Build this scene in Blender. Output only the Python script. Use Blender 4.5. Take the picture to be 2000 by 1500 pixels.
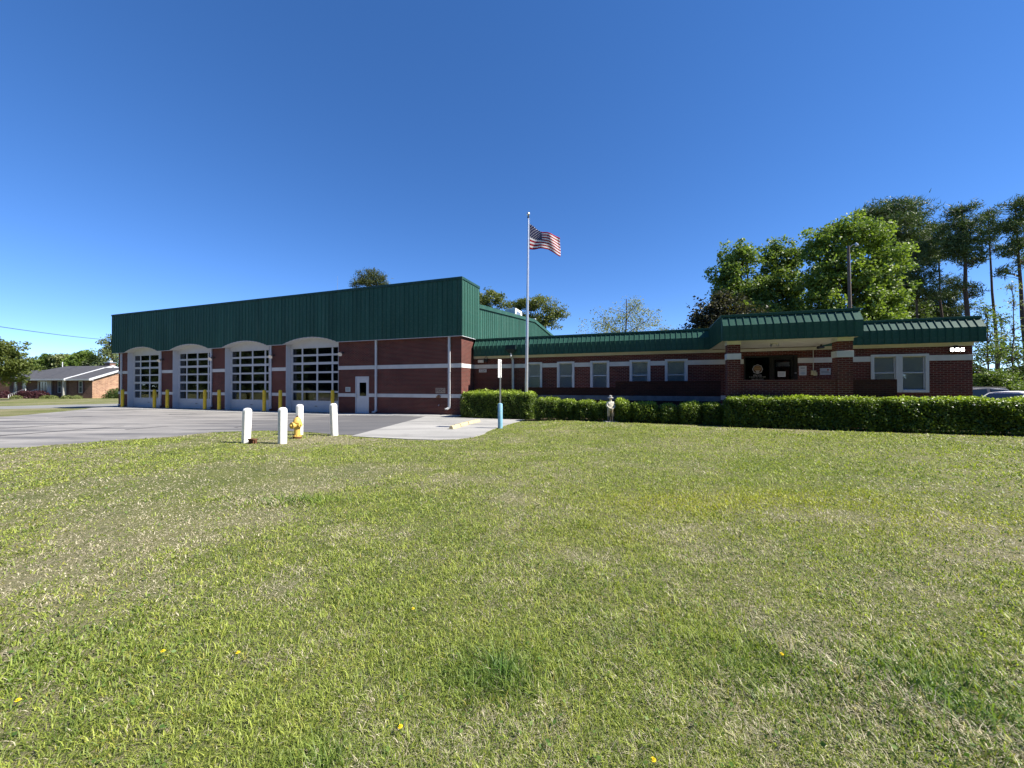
import bpy, bmesh, math, random
import numpy as np
from mathutils import Vector, Matrix, Quaternion

# ------------------------------------------------------------------ reset, camera, sky, sun, exposure
for o in list(bpy.data.objects): bpy.data.objects.remove(o)
scn = bpy.context.scene
COL = scn.collection
R = math.radians
F_PX, HOR, EYE = 751.0, 754.5, 1.55          # focal length and horizon in photo pixels, eye height in metres
cam = bpy.data.objects.new('camera', bpy.data.cameras.new('camera'))
COL.objects.link(cam)
cam.data.sensor_width = 36.0
cam.data.lens = 36.0 * F_PX / 2000.0
cam.data.clip_start, cam.data.clip_end = 0.05, 6000
cam.location = (0, 0, EYE)
cam.rotation_euler = (R(90) + math.atan((HOR - 750) / F_PX), 0, 0)
scn.camera = cam

SUN_AZ, SUN_EL = R(15.5), R(45)                # sun to the right, slightly behind the fronts of the building
to_sun = Vector((math.cos(SUN_AZ) * math.cos(SUN_EL), -math.sin(SUN_AZ) * math.cos(SUN_EL), math.sin(SUN_EL)))
world = bpy.data.worlds.new('World'); scn.world = world; world.use_nodes = True
wn = world.node_tree.nodes; wl = world.node_tree.links; wn.clear()
sky = wn.new('ShaderNodeTexSky'); sky.sky_type = 'NISHITA'; sky.sun_disc = False
sky.sun_elevation = SUN_EL; sky.sun_rotation = math.atan2(to_sun.x, to_sun.y)
sky.altitude = 0; sky.air_density = 0.45; sky.dust_density = 0.0; sky.ozone_density = 1.3
bg = wn.new('ShaderNodeBackground'); bg.inputs['Strength'].default_value = 0.15
wo = wn.new('ShaderNodeOutputWorld')
hs = wn.new('ShaderNodeHueSaturation'); hs.inputs['Saturation'].default_value = 1.40; hs.inputs['Hue'].default_value = 0.509
gm = wn.new('ShaderNodeGamma'); gm.inputs[1].default_value = 0.8
wl.new(sky.outputs[0], gm.inputs[0]); wl.new(gm.outputs[0], hs.inputs['Color']); wl.new(hs.outputs[0], bg.inputs[0]); wl.new(bg.outputs[0], wo.inputs[0])
sun = bpy.data.objects.new('sun', bpy.data.lights.new('sun', 'SUN')); COL.objects.link(sun)
sun.data.energy = 4.4; sun.data.angle = R(0.53); sun.data.color = (1.0, 0.945, 0.86)
sun.rotation_euler = (-to_sun).to_track_quat('-Z', 'Y').to_euler(); sun.location = (30, -10, 40)
vs = scn.view_settings
vs.view_transform = 'Standard'; vs.look = 'None'; vs.exposure = 1.25; vs.gamma = 1.0; vs.use_curve_mapping = False

rng = np.random.default_rng(7); random.seed(7)

# ------------------------------------------------------------------ coordinates
ANG = R(20.1)                                  # the station is turned by this much
U = Vector((math.cos(ANG), -math.sin(ANG))); W = Vector((math.sin(ANG), math.cos(ANG))); C0 = Vector((-2.68, 20.39))
def ST(s, t):
    p = C0 + U * s + W * t
    return p.x, p.y
def ss(a, b, x):
    q = np.clip((np.asarray(x, float) - a) / (b - a), 0, 1)
    return q * q * (3 - 2 * q)
def gz(x, y):                                  # height of the ground
    x = np.asarray(x, float); y = np.asarray(y, float)
    dx, dy = x - C0.x, y - C0.y
    s = dx * U.x + dy * U.y; t = dx * W.x + dy * W.y
    v = -0.1 * ss(-3, -13, x) - 0.2 * ss(-31.5, -37, x)
    v = v + 0.12 * ss(-8, -3.0, t) * ss(3.6, 6.5, s) * (1 - ss(22, 25, s)) - 0.2 * ss(22, 26, s) * ss(-4, 2, t)
    return v
def g1(x, y): return float(gz(x, y))
def GP(px, py, z=0.0):                         # photo pixel on the ground
    Y = (EYE - z) * F_PX / (py - HOR)
    return (px - 1000) / F_PX * Y, Y
def DP(px, py, Y):                             # photo pixel at a known distance
    return (px - 1000) / F_PX * Y, Y, EYE - (py - HOR) / F_PX * Y

# ------------------------------------------------------------------ helpers
def link(name, me, mats=None, parent=None, loc=None, rotz=0.0, smooth=False):
    o = bpy.data.objects.new(name, me); COL.objects.link(o)
    if mats is not None and not me.materials:
        for m in (mats if isinstance(mats, (list, tuple)) else [mats]): me.materials.append(m)
    if parent is not None: o.parent = parent
    if loc is not None: o.location = loc
    o.rotation_euler = (0, 0, rotz)
    if smooth: me.shade_smooth()
    return o
def tag(o, label=None, cat=None, group=None, kind=None):
    if label: o['label'] = label
    if cat: o['category'] = cat
    if group: o['group'] = group
    if kind: o['kind'] = kind
    return o
def thing(name, label, cat, loc=(0, 0, 0), rotz=0.0, group=None):
    o = bpy.data.objects.new(name, None); COL.objects.link(o)
    o.location = loc; o.rotation_euler = (0, 0, rotz); o.empty_display_size = 0.3
    return tag(o, label, cat, group)
class MB:
    def __init__(s): s.v = []; s.f = []; s.m = []
    def face(s, pts, m=0):
        n = len(s.v); s.v += [tuple(p) for p in pts]; s.f.append(tuple(range(n, n + len(pts)))); s.m.append(m); return s
    def box(s, x0, x1, y0, y1, z0, z1, m=0):
        if x0 > x1: x0, x1 = x1, x0
        if y0 > y1: y0, y1 = y1, y0
        if z0 > z1: z0, z1 = z1, z0
        n = len(s.v)
        s.v += [(x0,y0,z0),(x1,y0,z0),(x1,y1,z0),(x0,y1,z0),(x0,y0,z1),(x1,y0,z1),(x1,y1,z1),(x0,y1,z1)]
        for q in ((0,3,2,1),(4,5,6,7),(0,1,5,4),(1,2,6,5),(2,3,7,6),(3,0,4,7)): s.f.append(tuple(n + i for i in q)); s.m.append(m)
        return s
    def tube(s, pts, radii, n=8, caps=True, m=0):
        pts = [Vector(p) for p in pts]
        if not hasattr(radii, '__len__'): radii = [radii] * len(pts)
        base = len(s.v)
        for i, p in enumerate(pts):
            d = (pts[min(i + 1, len(pts) - 1)] - pts[max(i - 1, 0)])
            d = d.normalized() if d.length > 1e-9 else Vector((0, 0, 1))
            a = d.cross(Vector((0, 0, 1)) if abs(d.z) < 0.95 else Vector((1, 0, 0))).normalized(); b = d.cross(a)
            for k in range(n):
                t = 2 * math.pi * k / n
                s.v.append(tuple(p + (a * math.cos(t) + b * math.sin(t)) * radii[i]))
        for i in range(len(pts) - 1):
            for k in range(n):
                a0 = base + i * n + k; a1 = base + i * n + (k + 1) % n
                s.f.append((a0, a0 + n, a1 + n, a1)); s.m.append(m)
        if caps:
            s.f.append(tuple(base + k for k in range(n))); s.m.append(m)
            e = base + (len(pts) - 1) * n
            s.f.append(tuple(e + k for k in reversed(range(n)))); s.m.append(m)
        return s
    def lathe(s, prof, n=16, c=(0, 0, 0), m=0, axis='z'):
        base = len(s.v)
        for r, z in prof:
            for k in range(n):
                t = 2 * math.pi * k / n
                p = (r * math.cos(t), r * math.sin(t), z)
                if axis == 'x': p = (p[2], p[0], p[1])
                if axis == 'y': p = (p[0], p[2], p[1])
                s.v.append((p[0] + c[0], p[1] + c[1], p[2] + c[2]))
        for i in range(len(prof) - 1):
            for k in range(n):
                a0 = base + i * n + k; a1 = base + i * n + (k + 1) % n
                s.f.append((a0, a1, a1 + n, a0 + n)); s.m.append(m)
        s.f.append(tuple(base + k for k in reversed(range(n)))); s.m.append(m)
        e = base + (len(prof) - 1) * n
        s.f.append(tuple(e + k for k in range(n))); s.m.append(m)
        return s
    def mesh(s, name):
        me = bpy.data.meshes.new(name); me.from_pydata(s.v, [], s.f)
        if any(s.m): me.polygons.foreach_set('material_index', s.m)
        me.update(); return me
    def build(s, name, mats, parent=None, loc=None, rotz=0.0, smooth=False, bevel=0.0, fix=False):
        me = s.mesh(name)
        if bevel or fix:
            b = bmesh.new(); b.from_mesh(me)
            if bevel: bmesh.ops.remove_doubles(b, verts=b.verts, dist=1e-5)
            bmesh.ops.recalc_face_normals(b, faces=b.faces)
            if bevel:
                ed = [e for e in b.edges if e.is_manifold and e.calc_face_angle(0) > 0.5]
                bmesh.ops.bevel(b, geom=ed, offset=bevel, segments=2, profile=0.6, affect='EDGES')
            b.to_mesh(me); b.free()
        o = link(name, me, mats, parent, loc, rotz)
        if smooth: me.shade_smooth(); me.set_sharp_from_angle(angle=R(38))
        return o
def raw_mesh(name, verts, faces4=None, faces3=None, col=None):
    """numpy arrays to one mesh; col = per vertex rgb"""
    me = bpy.data.meshes.new(name)
    loops = []; starts = []; tot = 0
    idx = []
    if faces4 is not None and len(faces4): idx.append(faces4.ravel()); starts.append(np.arange(len(faces4)) * 4); tot = len(faces4) * 4
    if faces3 is not None and len(faces3): idx.append(faces3.ravel()); starts.append(tot + np.arange(len(faces3)) * 3)
    idx = np.concatenate(idx).astype(np.int32); starts = np.concatenate(starts).astype(np.int32)
    me.vertices.add(len(verts)); me.vertices.foreach_set('co', np.ascontiguousarray(verts, np.float32).ravel())
    me.loops.add(len(idx)); me.loops.foreach_set('vertex_index', idx)
    me.polygons.add(len(starts)); me.polygons.foreach_set('loop_start', starts)
    me.update(calc_edges=True)
    if col is not None:
        a = me.attributes.new('Col', 'FLOAT_COLOR', 'POINT')
        c4 = np.ones((len(verts), 4), np.float32); c4[:, :3] = col
        a.data.foreach_set('color', c4.ravel())
    return me
def copy_tree(o, parent=None):
    c = o.copy(); COL.objects.link(c)
    if parent is not None: c.parent = parent
    for ch in list(o.children): copy_tree(ch, c)
    return c
def text_mesh(body, size, depth=0.002, align='CENTER'):
    cu = bpy.data.curves.new('txt', 'FONT'); cu.body = body; cu.size = size; cu.extrude = depth
    cu.align_x = align; cu.align_y = 'CENTER'; cu.resolution_u = 2
    o = bpy.data.objects.new('txt', cu); COL.objects.link(o)
    dg = bpy.context.evaluated_depsgraph_get(); dg.update()
    me = bpy.data.meshes.new_from_object(o.evaluated_get(dg)); bpy.data.objects.remove(o)
    me.transform(Matrix.Rotation(R(90), 4, 'X'))      # stands upright and faces local -y
    me.materials.clear()
    return me

# ------------------------------------------------------------------ materials
class NT:
    def __init__(s, name):
        s.mat = bpy.data.materials.new(name); s.mat.use_nodes = True
        s.n = s.mat.node_tree.nodes; s.l = s.mat.node_tree.links
        s.b = s.n['Principled BSDF']; s.out = s.n['Material Output']
    def new(s, t, **kw):
        x = s.n.new(t)
        for k, v in kw.items(): setattr(x, k, v)
        return x
    def coord(s, which='Object'): return s.new('ShaderNodeTexCoord').outputs[which]
    def math(s, op, a, b=None, c=None):
        x = s.new('ShaderNodeMath', operation=op)
        for i, q in enumerate((a, b, c)):
            if q is None: continue
            if isinstance(q, (int, float)): x.inputs[i].default_value = q
            else: s.l.new(q, x.inputs[i])
        return x.outputs[0]
    def noise(s, vec, scale, detail=4, rough=0.6, stretch=None):
        if stretch:
            mp = s.new('ShaderNodeMapping'); mp.inputs['Scale'].default_value = stretch; s.l.new(vec, mp.inputs[0]); vec = mp.outputs[0]
        x = s.new('ShaderNodeTexNoise'); x.inputs['Scale'].default_value = scale; x.inputs['Detail'].default_value = detail
        x.inputs['Roughness'].default_value = rough; s.l.new(vec, x.inputs['Vector']); return x.outputs['Fac']
    def ramp(s, fac, stops):
        x = s.new('ShaderNodeValToRGB'); e = x.color_ramp.elements
        while len(e) < len(stops): e.new(0.5)
        for i, (p, c) in enumerate(stops):
            e[i].position = p; e[i].color = (c, c, c, 1) if isinstance(c, (int, float)) else (*c, 1)
        s.l.new(fac, x.inputs[0]); return x.outputs[0]
    def mix(s, fac, a, b, blend='MIX'):
        x = s.new('ShaderNodeMix', data_type='RGBA', blend_type=blend)
        for i, q in ((0, fac), (6, a), (7, b)):
            if isinstance(q, (int, float)): x.inputs[i].default_value = q
            elif isinstance(q, (tuple, list)): x.inputs[i].default_value = (*q, 1)
            else: s.l.new(q, x.inputs[i])
        return x.outputs[2]
    def color(s, c):
        if isinstance(c, (tuple, list)): s.b.inputs['Base Color'].default_value = (*c, 1)
        else: s.l.new(c, s.b.inputs['Base Color'])
    def bump(s, h, strength=0.3, dist=0.01):
        x = s.new('ShaderNodeBump'); x.inputs['Strength'].default_value = strength; x.inputs['Distance'].default_value = dist
        s.l.new(h, x.inputs['Height']); s.l.new(x.outputs[0], s.b.inputs['Normal'])
    def set(s, rough=0.6, spec=0.4, metal=0.0):
        if isinstance(rough, (int, float)): s.b.inputs['Roughness'].default_value = rough
        else: s.l.new(rough, s.b.inputs['Roughness'])
        s.b.inputs['Specular IOR Level'].default_value = spec; s.b.inputs['Metallic'].default_value = metal

def plain(name, c, rough=0.6, spec=0.4, metal=0.0, var=0.12, scale=6.0, bump=0.0, dirt=None, dirt_amt=0.25):
    m = NT(name); v = m.coord()
    f = m.noise(v, scale, 5)
    col = m.mix(m.ramp(f, [(0.3, 0.0), (0.7, 1.0)]), tuple(x * (1 - var) for x in c), tuple(min(1, x * (1 + var)) for x in c))
    if dirt:
        col = m.mix(m.math('MULTIPLY', m.ramp(m.noise(v, scale * 0.6, 6, 0.7), [(0.5, 0.0), (0.72, 1.0)]), dirt_amt), col, dirt)
    m.color(col); m.set(rough, spec, metal)
    if bump: m.bump(m.noise(v, scale * 8, 3), bump, 0.004)
    return m.mat

def brick_mat(name, c1, c2, mortar, bw=0.203, rh=0.0705, ms=0.010, bias=0.0, rough_var=0.35):
    m = NT(name); v = m.coord(); nrm = m.coord('Normal')
    sx = m.new('ShaderNodeSeparateXYZ'); m.l.new(v, sx.inputs[0])
    sn = m.new('ShaderNodeSeparateXYZ'); m.l.new(nrm, sn.inputs[0])
    side = m.math('GREATER_THAN', m.math('ABSOLUTE', sn.outputs[0]), 0.6)
    uu = m.math('ADD', m.math('MULTIPLY', sx.outputs[1], side), m.math('MULTIPLY', sx.outputs[0], m.math('SUBTRACT', 1.0, side)))
    cb = m.new('ShaderNodeCombineXYZ'); m.l.new(uu, cb.inputs[0]); m.l.new(sx.outputs[2], cb.inputs[1])
    bt = m.new('ShaderNodeTexBrick'); bt.offset = 0.5
    m.l.new(cb.outputs[0], bt.inputs['Vector'])
    bt.inputs['Scale'].default_value = 1.0; bt.inputs['Brick Width'].default_value = bw; bt.inputs['Row Height'].default_value = rh
    bt.inputs['Mortar Size'].default_value = ms; bt.inputs['Mortar Smooth'].default_value = 0.15; bt.inputs['Bias'].default_value = bias
    bt.inputs['Color1'].default_value = (*c1, 1); bt.inputs['Color2'].default_value = (*c2, 1); bt.inputs['Mortar'].default_value = (*mortar, 1)
    big = m.ramp(m.noise(v, 0.55, 5, 0.65), [(0.3, 0.72), (0.7, 1.2)])
    col = m.mix(1.0, bt.outputs['Color'], big, 'MULTIPLY')
    fine = m.ramp(m.noise(v, 40, 3), [(0.25, 1 - rough_var), (0.75, 1 + rough_var)])
    col = m.mix(1.0, col, fine, 'MULTIPLY')
    m.color(col); m.set(0.85, 0.25)
    h = m.math('ADD', m.math('MULTIPLY', bt.outputs['Fac'], -1.0), m.math('MULTIPLY', m.noise(v, 60, 3), 0.35))
    m.bump(h, 0.6, 0.006)
    return m.mat

M = {}
M['brick'] = brick_mat('red_brick', (0.130, 0.024, 0.018), (0.066, 0.014, 0.012), (0.200, 0.125, 0.100))
M['brick_dark'] = brick_mat('dark_brick', (0.058, 0.017, 0.013), (0.036, 0.012, 0.010), (0.060, 0.032, 0.026))
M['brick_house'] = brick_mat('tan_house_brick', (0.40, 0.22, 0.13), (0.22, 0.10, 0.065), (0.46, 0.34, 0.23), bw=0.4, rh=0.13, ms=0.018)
M['band'] = plain('painted_stone_band', (0.60, 0.59, 0.565), 0.75, 0.25, var=0.07, scale=3, bump=0.1, dirt=(0.40, 0.39, 0.36), dirt_amt=0.35)
M['white'] = plain('white_paint', (0.56, 0.57, 0.58), 0.45, 0.4, var=0.04, scale=4, dirt=(0.5, 0.48, 0.44), dirt_amt=0.18)
M['white_post'] = plain('white_plastic', (0.80, 0.79, 0.76), 0.4, 0.4, var=0.03, scale=6, dirt=(0.5, 0.46, 0.38), dirt_amt=0.3)
M['soffit'] = plain('soffit_cream', (0.58, 0.56, 0.49), 0.6, 0.3, var=0.06, scale=3, dirt=(0.45, 0.38, 0.25), dirt_amt=0.3)
def metal_sheet(name, c):
    m = NT(name); v = m.coord()
    f = m.noise(v, 0.9, 4, 0.6, (1, 1, 0.35)); g = m.noise(v, 9, 4)
    col = m.mix(m.ramp(f, [(0.3, 0.0), (0.7, 1.0)]), tuple(x * 0.88 for x in c), tuple(x * 1.12 for x in c))
    col = m.mix(m.math('MULTIPLY', m.ramp(g, [(0.5, 0.0), (0.75, 1.0)]), 0.12), col, (0.25, 0.28, 0.24))
    oi = m.new('ShaderNodeObjectInfo')
    col = m.mix(1.0, col, m.ramp(oi.outputs['Random'], [(0.0, 0.90), (1.0, 1.10)]), 'MULTIPLY')
    st_ = m.noise(v, 5.0, 4, 0.7, (1, 1, 0.06))
    col = m.mix(m.math('MULTIPLY', m.ramp(st_, [(0.52, 0.0), (0.75, 1.0)]), 0.20), col, (0.16, 0.22, 0.19))
    m.color(col); m.set(m.ramp(g, [(0.3, 0.45), (0.7, 0.62)]), 0.12); m.bump(m.noise(v, 2.2, 3), 0.06, 0.02)
    return m.mat
M['green'] = metal_sheet('green_metal', (0.030, 0.091, 0.068))
M['green_dk'] = metal_sheet('green_trim_metal', (0.018, 0.060, 0.055))
M['galv'] = plain('galvanised_metal', (0.55, 0.56, 0.57), 0.35, 0.5, 0.85, var=0.08, scale=5)
M['alu'] = plain('brushed_aluminium', (0.70, 0.71, 0.72), 0.30, 0.5, 0.7, var=0.05, scale=5)
M['dark'] = plain('dark_metal', (0.02, 0.02, 0.022), 0.4, 0.4, var=0.1)
M['black'] = plain('black_frame', (0.012, 0.012, 0.013), 0.35, 0.4, var=0.1)
M['yellow'] = plain('yellow_paint', (0.66, 0.46, 0.025), 0.5, 0.4, var=0.08, scale=8, dirt=(0.25, 0.15, 0.03), dirt_amt=0.35)
M['hydrant'] = plain('hydrant_yellow', (0.62, 0.42, 0.10), 0.5, 0.4, var=0.12, scale=14, bump=0.15, dirt=(0.28, 0.13, 0.04), dirt_amt=0.5)
M['rust'] = plain('rusty_iron', (0.12, 0.055, 0.03), 0.85, 0.2, var=0.4, scale=20, bump=0.4)
M['blue_post'] = plain('faded_blue_paint', (0.17, 0.36, 0.47), 0.6, 0.3, var=0.14, scale=7, dirt=(0.42, 0.48, 0.5), dirt_amt=0.6)
M['stop'] = plain('faded_yellow_concrete', (0.47, 0.40, 0.24), 0.85, 0.2, var=0.15, scale=9, bump=0.3, dirt=(0.35, 0.33, 0.28), dirt_amt=0.5)
M['wood_pole'] = plain('weathered_pole', (0.13, 0.105, 0.085), 0.9, 0.2, var=0.3, scale=5, bump=0.4)
M['interior'] = plain('garage_interior', (0.09, 0.09, 0.085), 0.9, 0.1, var=0.3, scale=1.5)
M['blind'] = None
def blind_mat():
    m = NT('window_blind'); v = m.coord(); sx = m.new('ShaderNodeSeparateXYZ'); m.l.new(v, sx.inputs[0])
    w = m.math('FRACT', m.math('MULTIPLY', sx.outputs[2], 22.0))
    m.color(m.mix(m.ramp(w, [(0.0, 0.0), (0.25, 1.0), (1.0, 0.75)]), (0.50, 0.51, 0.51), (0.78, 0.78, 0.76))); m.set(0.7, 0.2); m.bump(w, 0.4, 0.01)
    return m.mat
M['blind'] = blind_mat()
def glass_mat(name, tint, body, rough=0.03):
    """see-through pane: clear part shows what is behind, the rest mirrors the surroundings"""
    m = NT(name); n = m.n
    tr = m.new('ShaderNodeBsdfTransparent'); tr.inputs[0].default_value = (*tint, 1)
    gl = m.new('ShaderNodeBsdfGlossy'); gl.inputs['Roughness'].default_value = rough; gl.inputs[0].default_value = (0.9, 0.95, 1, 1)
    fr = m.new('ShaderNodeFresnel'); fr.inputs['IOR'].default_value = 1.52
    wv = m.noise(m.coord(), 1.3, 2)
    bp = m.new('ShaderNodeBump'); bp.inputs['Strength'].default_value = 0.02; bp.inputs['Distance'].default_value = 0.05
    m.l.new(wv, bp.inputs['Height']); m.l.new(bp.outputs[0], gl.inputs['Normal'])
    df = m.new('ShaderNodeBsdfDiffuse'); df.inputs[0].default_value = (*body, 1)
    a = m.new('ShaderNodeMixShader'); a.inputs[0].default_value = 0.04; m.l.new(tr.outputs[0], a.inputs[1]); m.l.new(df.outputs[0], a.inputs[2])
    b = m.new('ShaderNodeMixShader'); m.l.new(m.math('ADD', m.math('MULTIPLY', fr.outputs[0], 1.25), 0.01), b.inputs[0])
    m.l.new(a.outputs[0], b.inputs[1]); m.l.new(gl.outputs[0], b.inputs[2]); m.l.new(b.outputs[0], m.out.inputs[0])
    return m.mat
M['glass'] = glass_mat('clear_glass', (0.93, 0.95, 0.95), (0.05, 0.06, 0.06))
M['glass_dark'] = glass_mat('dark_tinted_glass', (0.16, 0.18, 0.16), (0.012, 0.013, 0.012))
def ground_mat():
    m = NT('turf_soil'); v = m.coord()
    big = m.noise(v, 0.22, 5, 0.6); mid = m.noise(v, 1.5, 5, 0.65); fin = m.noise(v, 26, 4, 0.7); vf = m.noise(v, 110, 2, 0.7)
    g = m.mix(m.ramp(mid, [(0.35, 0.0), (0.65, 1.0)]), (0.090, 0.118, 0.030), (0.165, 0.178, 0.055))
    c = m.mix(m.ramp(m.math('ADD', m.math('MULTIPLY', big, 0.5), m.math('MULTIPLY', fin, 0.5)), [(0.44, 0.0), (0.60, 1.0)]), g, (0.25, 0.22, 0.135))
    c = m.mix(1.0, c, m.ramp(vf, [(0.3, 0.60), (0.7, 1.3)]), 'MULTIPLY')
    m.color(c); m.set(0.95, 0.1); m.bump(m.math('ADD', fin, vf), 0.8, 0.03); return m.mat
M['ground'] = ground_mat()
def asphalt_mat(name, a, b, streak, newer=None):
    m = NT(name); v = m.coord()
    c = m.mix(m.ramp(m.noise(v, 0.35, 5, 0.65, (0.5, 1.3, 1)), [(0.35, 0.0), (0.65, 1.0)]), a, b)
    c = m.mix(m.ramp(m.noise(v, 0.9, 5, 0.6, (0.22, 1.5, 1)), [(0.50, 0.0), (0.62, 1.0)]), c, streak)
    c = m.mix(m.math('MULTIPLY', m.ramp(m.noise(v, 1.1, 3, 0.5), [(0.62, 0.0), (0.74, 1.0)]), 0.35), c, tuple(q * 0.55 for q in a))
    if newer:
        sx = m.new('ShaderNodeSeparateXYZ'); m.l.new(v, sx.inputs[0])
        k = m.math('ADD', m.math('MULTIPLY', m.math('ADD', sx.outputs[0], 15.5), 0.125), m.math('MULTIPLY', m.math('SUBTRACT', m.noise(v, 0.8, 5, 0.65, (0.3, 1.3, 1)), 0.5), 2.2))
        c = m.mix(m.math('MULTIPLY', m.ramp(k, [(0.1, 0.0), (0.9, 1.0)]), 0.85), c, newer)
    c = m.mix(1.0, c, m.ramp(m.noise(v, 70, 3, 0.8), [(0.25, 0.68), (0.75, 1.3)]), 'MULTIPLY')
    m.color(c); m.set(0.85, 0.3); m.bump(m.noise(v, 90, 3), 0.5, 0.006); return m.mat
M['asphalt'] = asphalt_mat('old_asphalt', (0.215, 0.204, 0.190), (0.305, 0.288, 0.265), (0.125, 0.121, 0.118), (0.098, 0.098, 0.102))
M['asphalt_dk'] = asphalt_mat('tar', (0.035, 0.035, 0.037), (0.05, 0.05, 0.052), (0.03, 0.03, 0.03))
M['concrete'] = asphalt_mat('light_concrete', (0.30, 0.292, 0.27), (0.385, 0.372, 0.345), (0.25, 0.244, 0.23))
M['road'] = asphalt_mat('pale_road', (0.20, 0.20, 0.185), (0.27, 0.265, 0.245), (0.17, 0.17, 0.16))
M['bark'] = plain('bark', (0.10, 0.075, 0.058), 0.95, 0.15, var=0.35, scale=5, bump=0.6)
M['bark_pine'] = plain('pine_bark', (0.085, 0.062, 0.052), 0.95, 0.15, var=0.35, scale=5, bump=0.6)
M['twig'] = plain('hedge_twigs', (0.035, 0.032, 0.018), 0.95, 0.1, var=0.4, scale=20, bump=0.6)
def leaf_mat(name, trans=0.35, rough=0.5, spec=0.3):
    m = NT(name); at = m.new('ShaderNodeAttribute', attribute_name='Col')
    m.l.new(at.outputs['Color'], m.b.inputs['Base Color']); m.set(rough, spec)
    t = m.new('ShaderNodeBsdfTranslucent'); m.l.new(m.mix(1.0, at.outputs['Color'], (1.25, 1.35, 0.6), 'MULTIPLY'), t.inputs[0])
    x = m.new('ShaderNodeMixShader'); x.inputs[0].default_value = trans
    m.l.new(m.b.outputs[0], x.inputs[1]); m.l.new(t.outputs[0], x.inputs[2]); m.l.new(x.outputs[0], m.out.inputs[0]); return m.mat
M['leaf'] = leaf_mat('leaves', 0.38); M['needle'] = leaf_mat('pine_needles', 0.2, 0.6); M['hedge_leaf'] = leaf_mat('hedge_leaves', 0.30, 0.42, 0.35)
M['blade'] = leaf_mat('grass_blades', 0.36, 0.5, 0.35)

# ------------------------------------------------------------------ ground
XS = np.unique(np.concatenate([[-3000, -1200, -500, -250, -150, -110, -80, -65], np.arange(-54, 48.1, 0.75), [55, 70, 100, 150, 250, 500, 1200, 3000]]))
YS = np.unique(np.concatenate([[-2000, -600, -200, -80, -40, -20, -10], np.arange(-6, 45.1, 0.75), [50, 60, 75, 100, 150, 250, 500, 1200, 4000]]))
gx, gy = np.meshgrid(XS, YS); nz = gz(gx, gy)
nx_, ny_ = len(XS), len(YS)
ii = (np.arange(ny_ - 1)[:, None] * nx_ + np.arange(nx_ - 1)[None, :]).ravel()
me = raw_mesh('ground', np.stack([gx.ravel(), gy.ravel(), nz.ravel()], 1), np.stack([ii, ii + 1, ii + nx_ + 1, ii + nx_], 1))
tag(link('ground', me, M['ground'], smooth=True), 'wide ground under the lawn reaching the horizon', 'ground', kind='structure')
def sheet(name, poly, dz, mat, label, cat, skirt=0.06):
    b = bmesh.new(); f = b.faces.new([b.verts.new((x, y, 0)) for x, y in poly])
    xs = [p[0] for p in poly]; ys = [p[1] for p in poly]
    for x in XS:
        if min(xs) < x < max(xs): bmesh.ops.bisect_plane(b, geom=b.verts[:] + b.edges[:] + b.faces[:], plane_co=(x, 0, 0), plane_no=(1, 0, 0))
    for y in YS:
        if min(ys) < y < max(ys): bmesh.ops.bisect_plane(b, geom=b.verts[:] + b.edges[:] + b.faces[:], plane_co=(0, y, 0), plane_no=(0, 1, 0))
    bmesh.ops.recalc_face_normals(b, faces=b.faces)
    if b.faces[:] and sum(f.normal.z for f in b.faces) < 0: bmesh.ops.reverse_faces(b, faces=b.faces)
    for v in b.verts: v.co.z = g1(v.co.x, v.co.y) + dz
    ed = [e for e in b.edges if e.is_boundary]
    ex = bmesh.ops.extrude_edge_only(b, edges=ed)
    for v in [q for q in ex['geom'] if isinstance(q, bmesh.types.BMVert)]: v.co.z -= skirt
    me = bpy.data.meshes.new(name); b.to_mesh(me); b.free()
    return tag(link(name, me, mat), label, cat, kind='structure')
edge_px = [(0, 873), (50, 871), (100, 867), (155, 863), (210, 858.5), (275, 855), (340, 851), (375, 847), (410, 844), (440, 842.5), (500, 841.5), (552, 842), (610, 847), (660, 852), (690, 853)]
def wob(p, i, a=0.05): return (p[0] + a * math.sin(i * 2.3), p[1] + a * math.cos(i * 3.1))
edge_w = [wob(GP(px, py, -0.06), i) for i, (px, py) in enumerate(edge_px)]
pad_left_top = ST(-1.35, -1.4)
asph = [(-46, -6), (-30, 2.2), (-20, 6.6)] + edge_w + [ST(0.75, -8.75), pad_left_top, ST(-31.3, -1.4), (-30.6, 27.6), (-28.9, 24.2), (-27.4, 21.0), (-30, 17), (-52, 8)]
sheet('asphalt_apron', asph, 0.012, M['asphalt'], 'old grey asphalt yard in front of the bay doors', 'driveway')
sheet('door_apron', [ST(-31.3, -1.42), ST(-1.3, -1.42), ST(0.3, -1.42), ST(0.3, -0.01), ST(-31.3, -0.01)], 0.022, M['concrete'], 'strip of pale concrete along the foot of the bay wall', 'pavement')
sheet('parking_pad', [ST(-1.32, -1.43), ST(0.72, -8.72), ST(1.6, -8.78), ST(2.8, -8.75), ST(3.6, -8.62), ST(4.15, -8.3), ST(4.42, -7.7), ST(4.42, -6.9), ST(4.2, -6.1), ST(4.0, -1.43)], 0.02, M['concrete'], 'light concrete parking pad between asphalt and lawn', 'pavement')
sheet('side_street', [(-75, 20), (-54, 26.5), (-41.3, 31), (-36, 34), (-34.3, 38), (-33.4, 45), (-33, 70), (-37.6, 70), (-38.6, 50), (-41, 40.5), (-46.8, 35.2), (-58, 31), (-78, 25)], 0.03, M['road'], 'pale side street curving past the brick house', 'road')
sheet('rear_car_park', [ST(21.6, -0.6), ST(45, -0.6), ST(45, 26), ST(21.6, 26)], 0.03, M['asphalt'], 'asphalt car park beyond the end of the office wing', 'car park')
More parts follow.
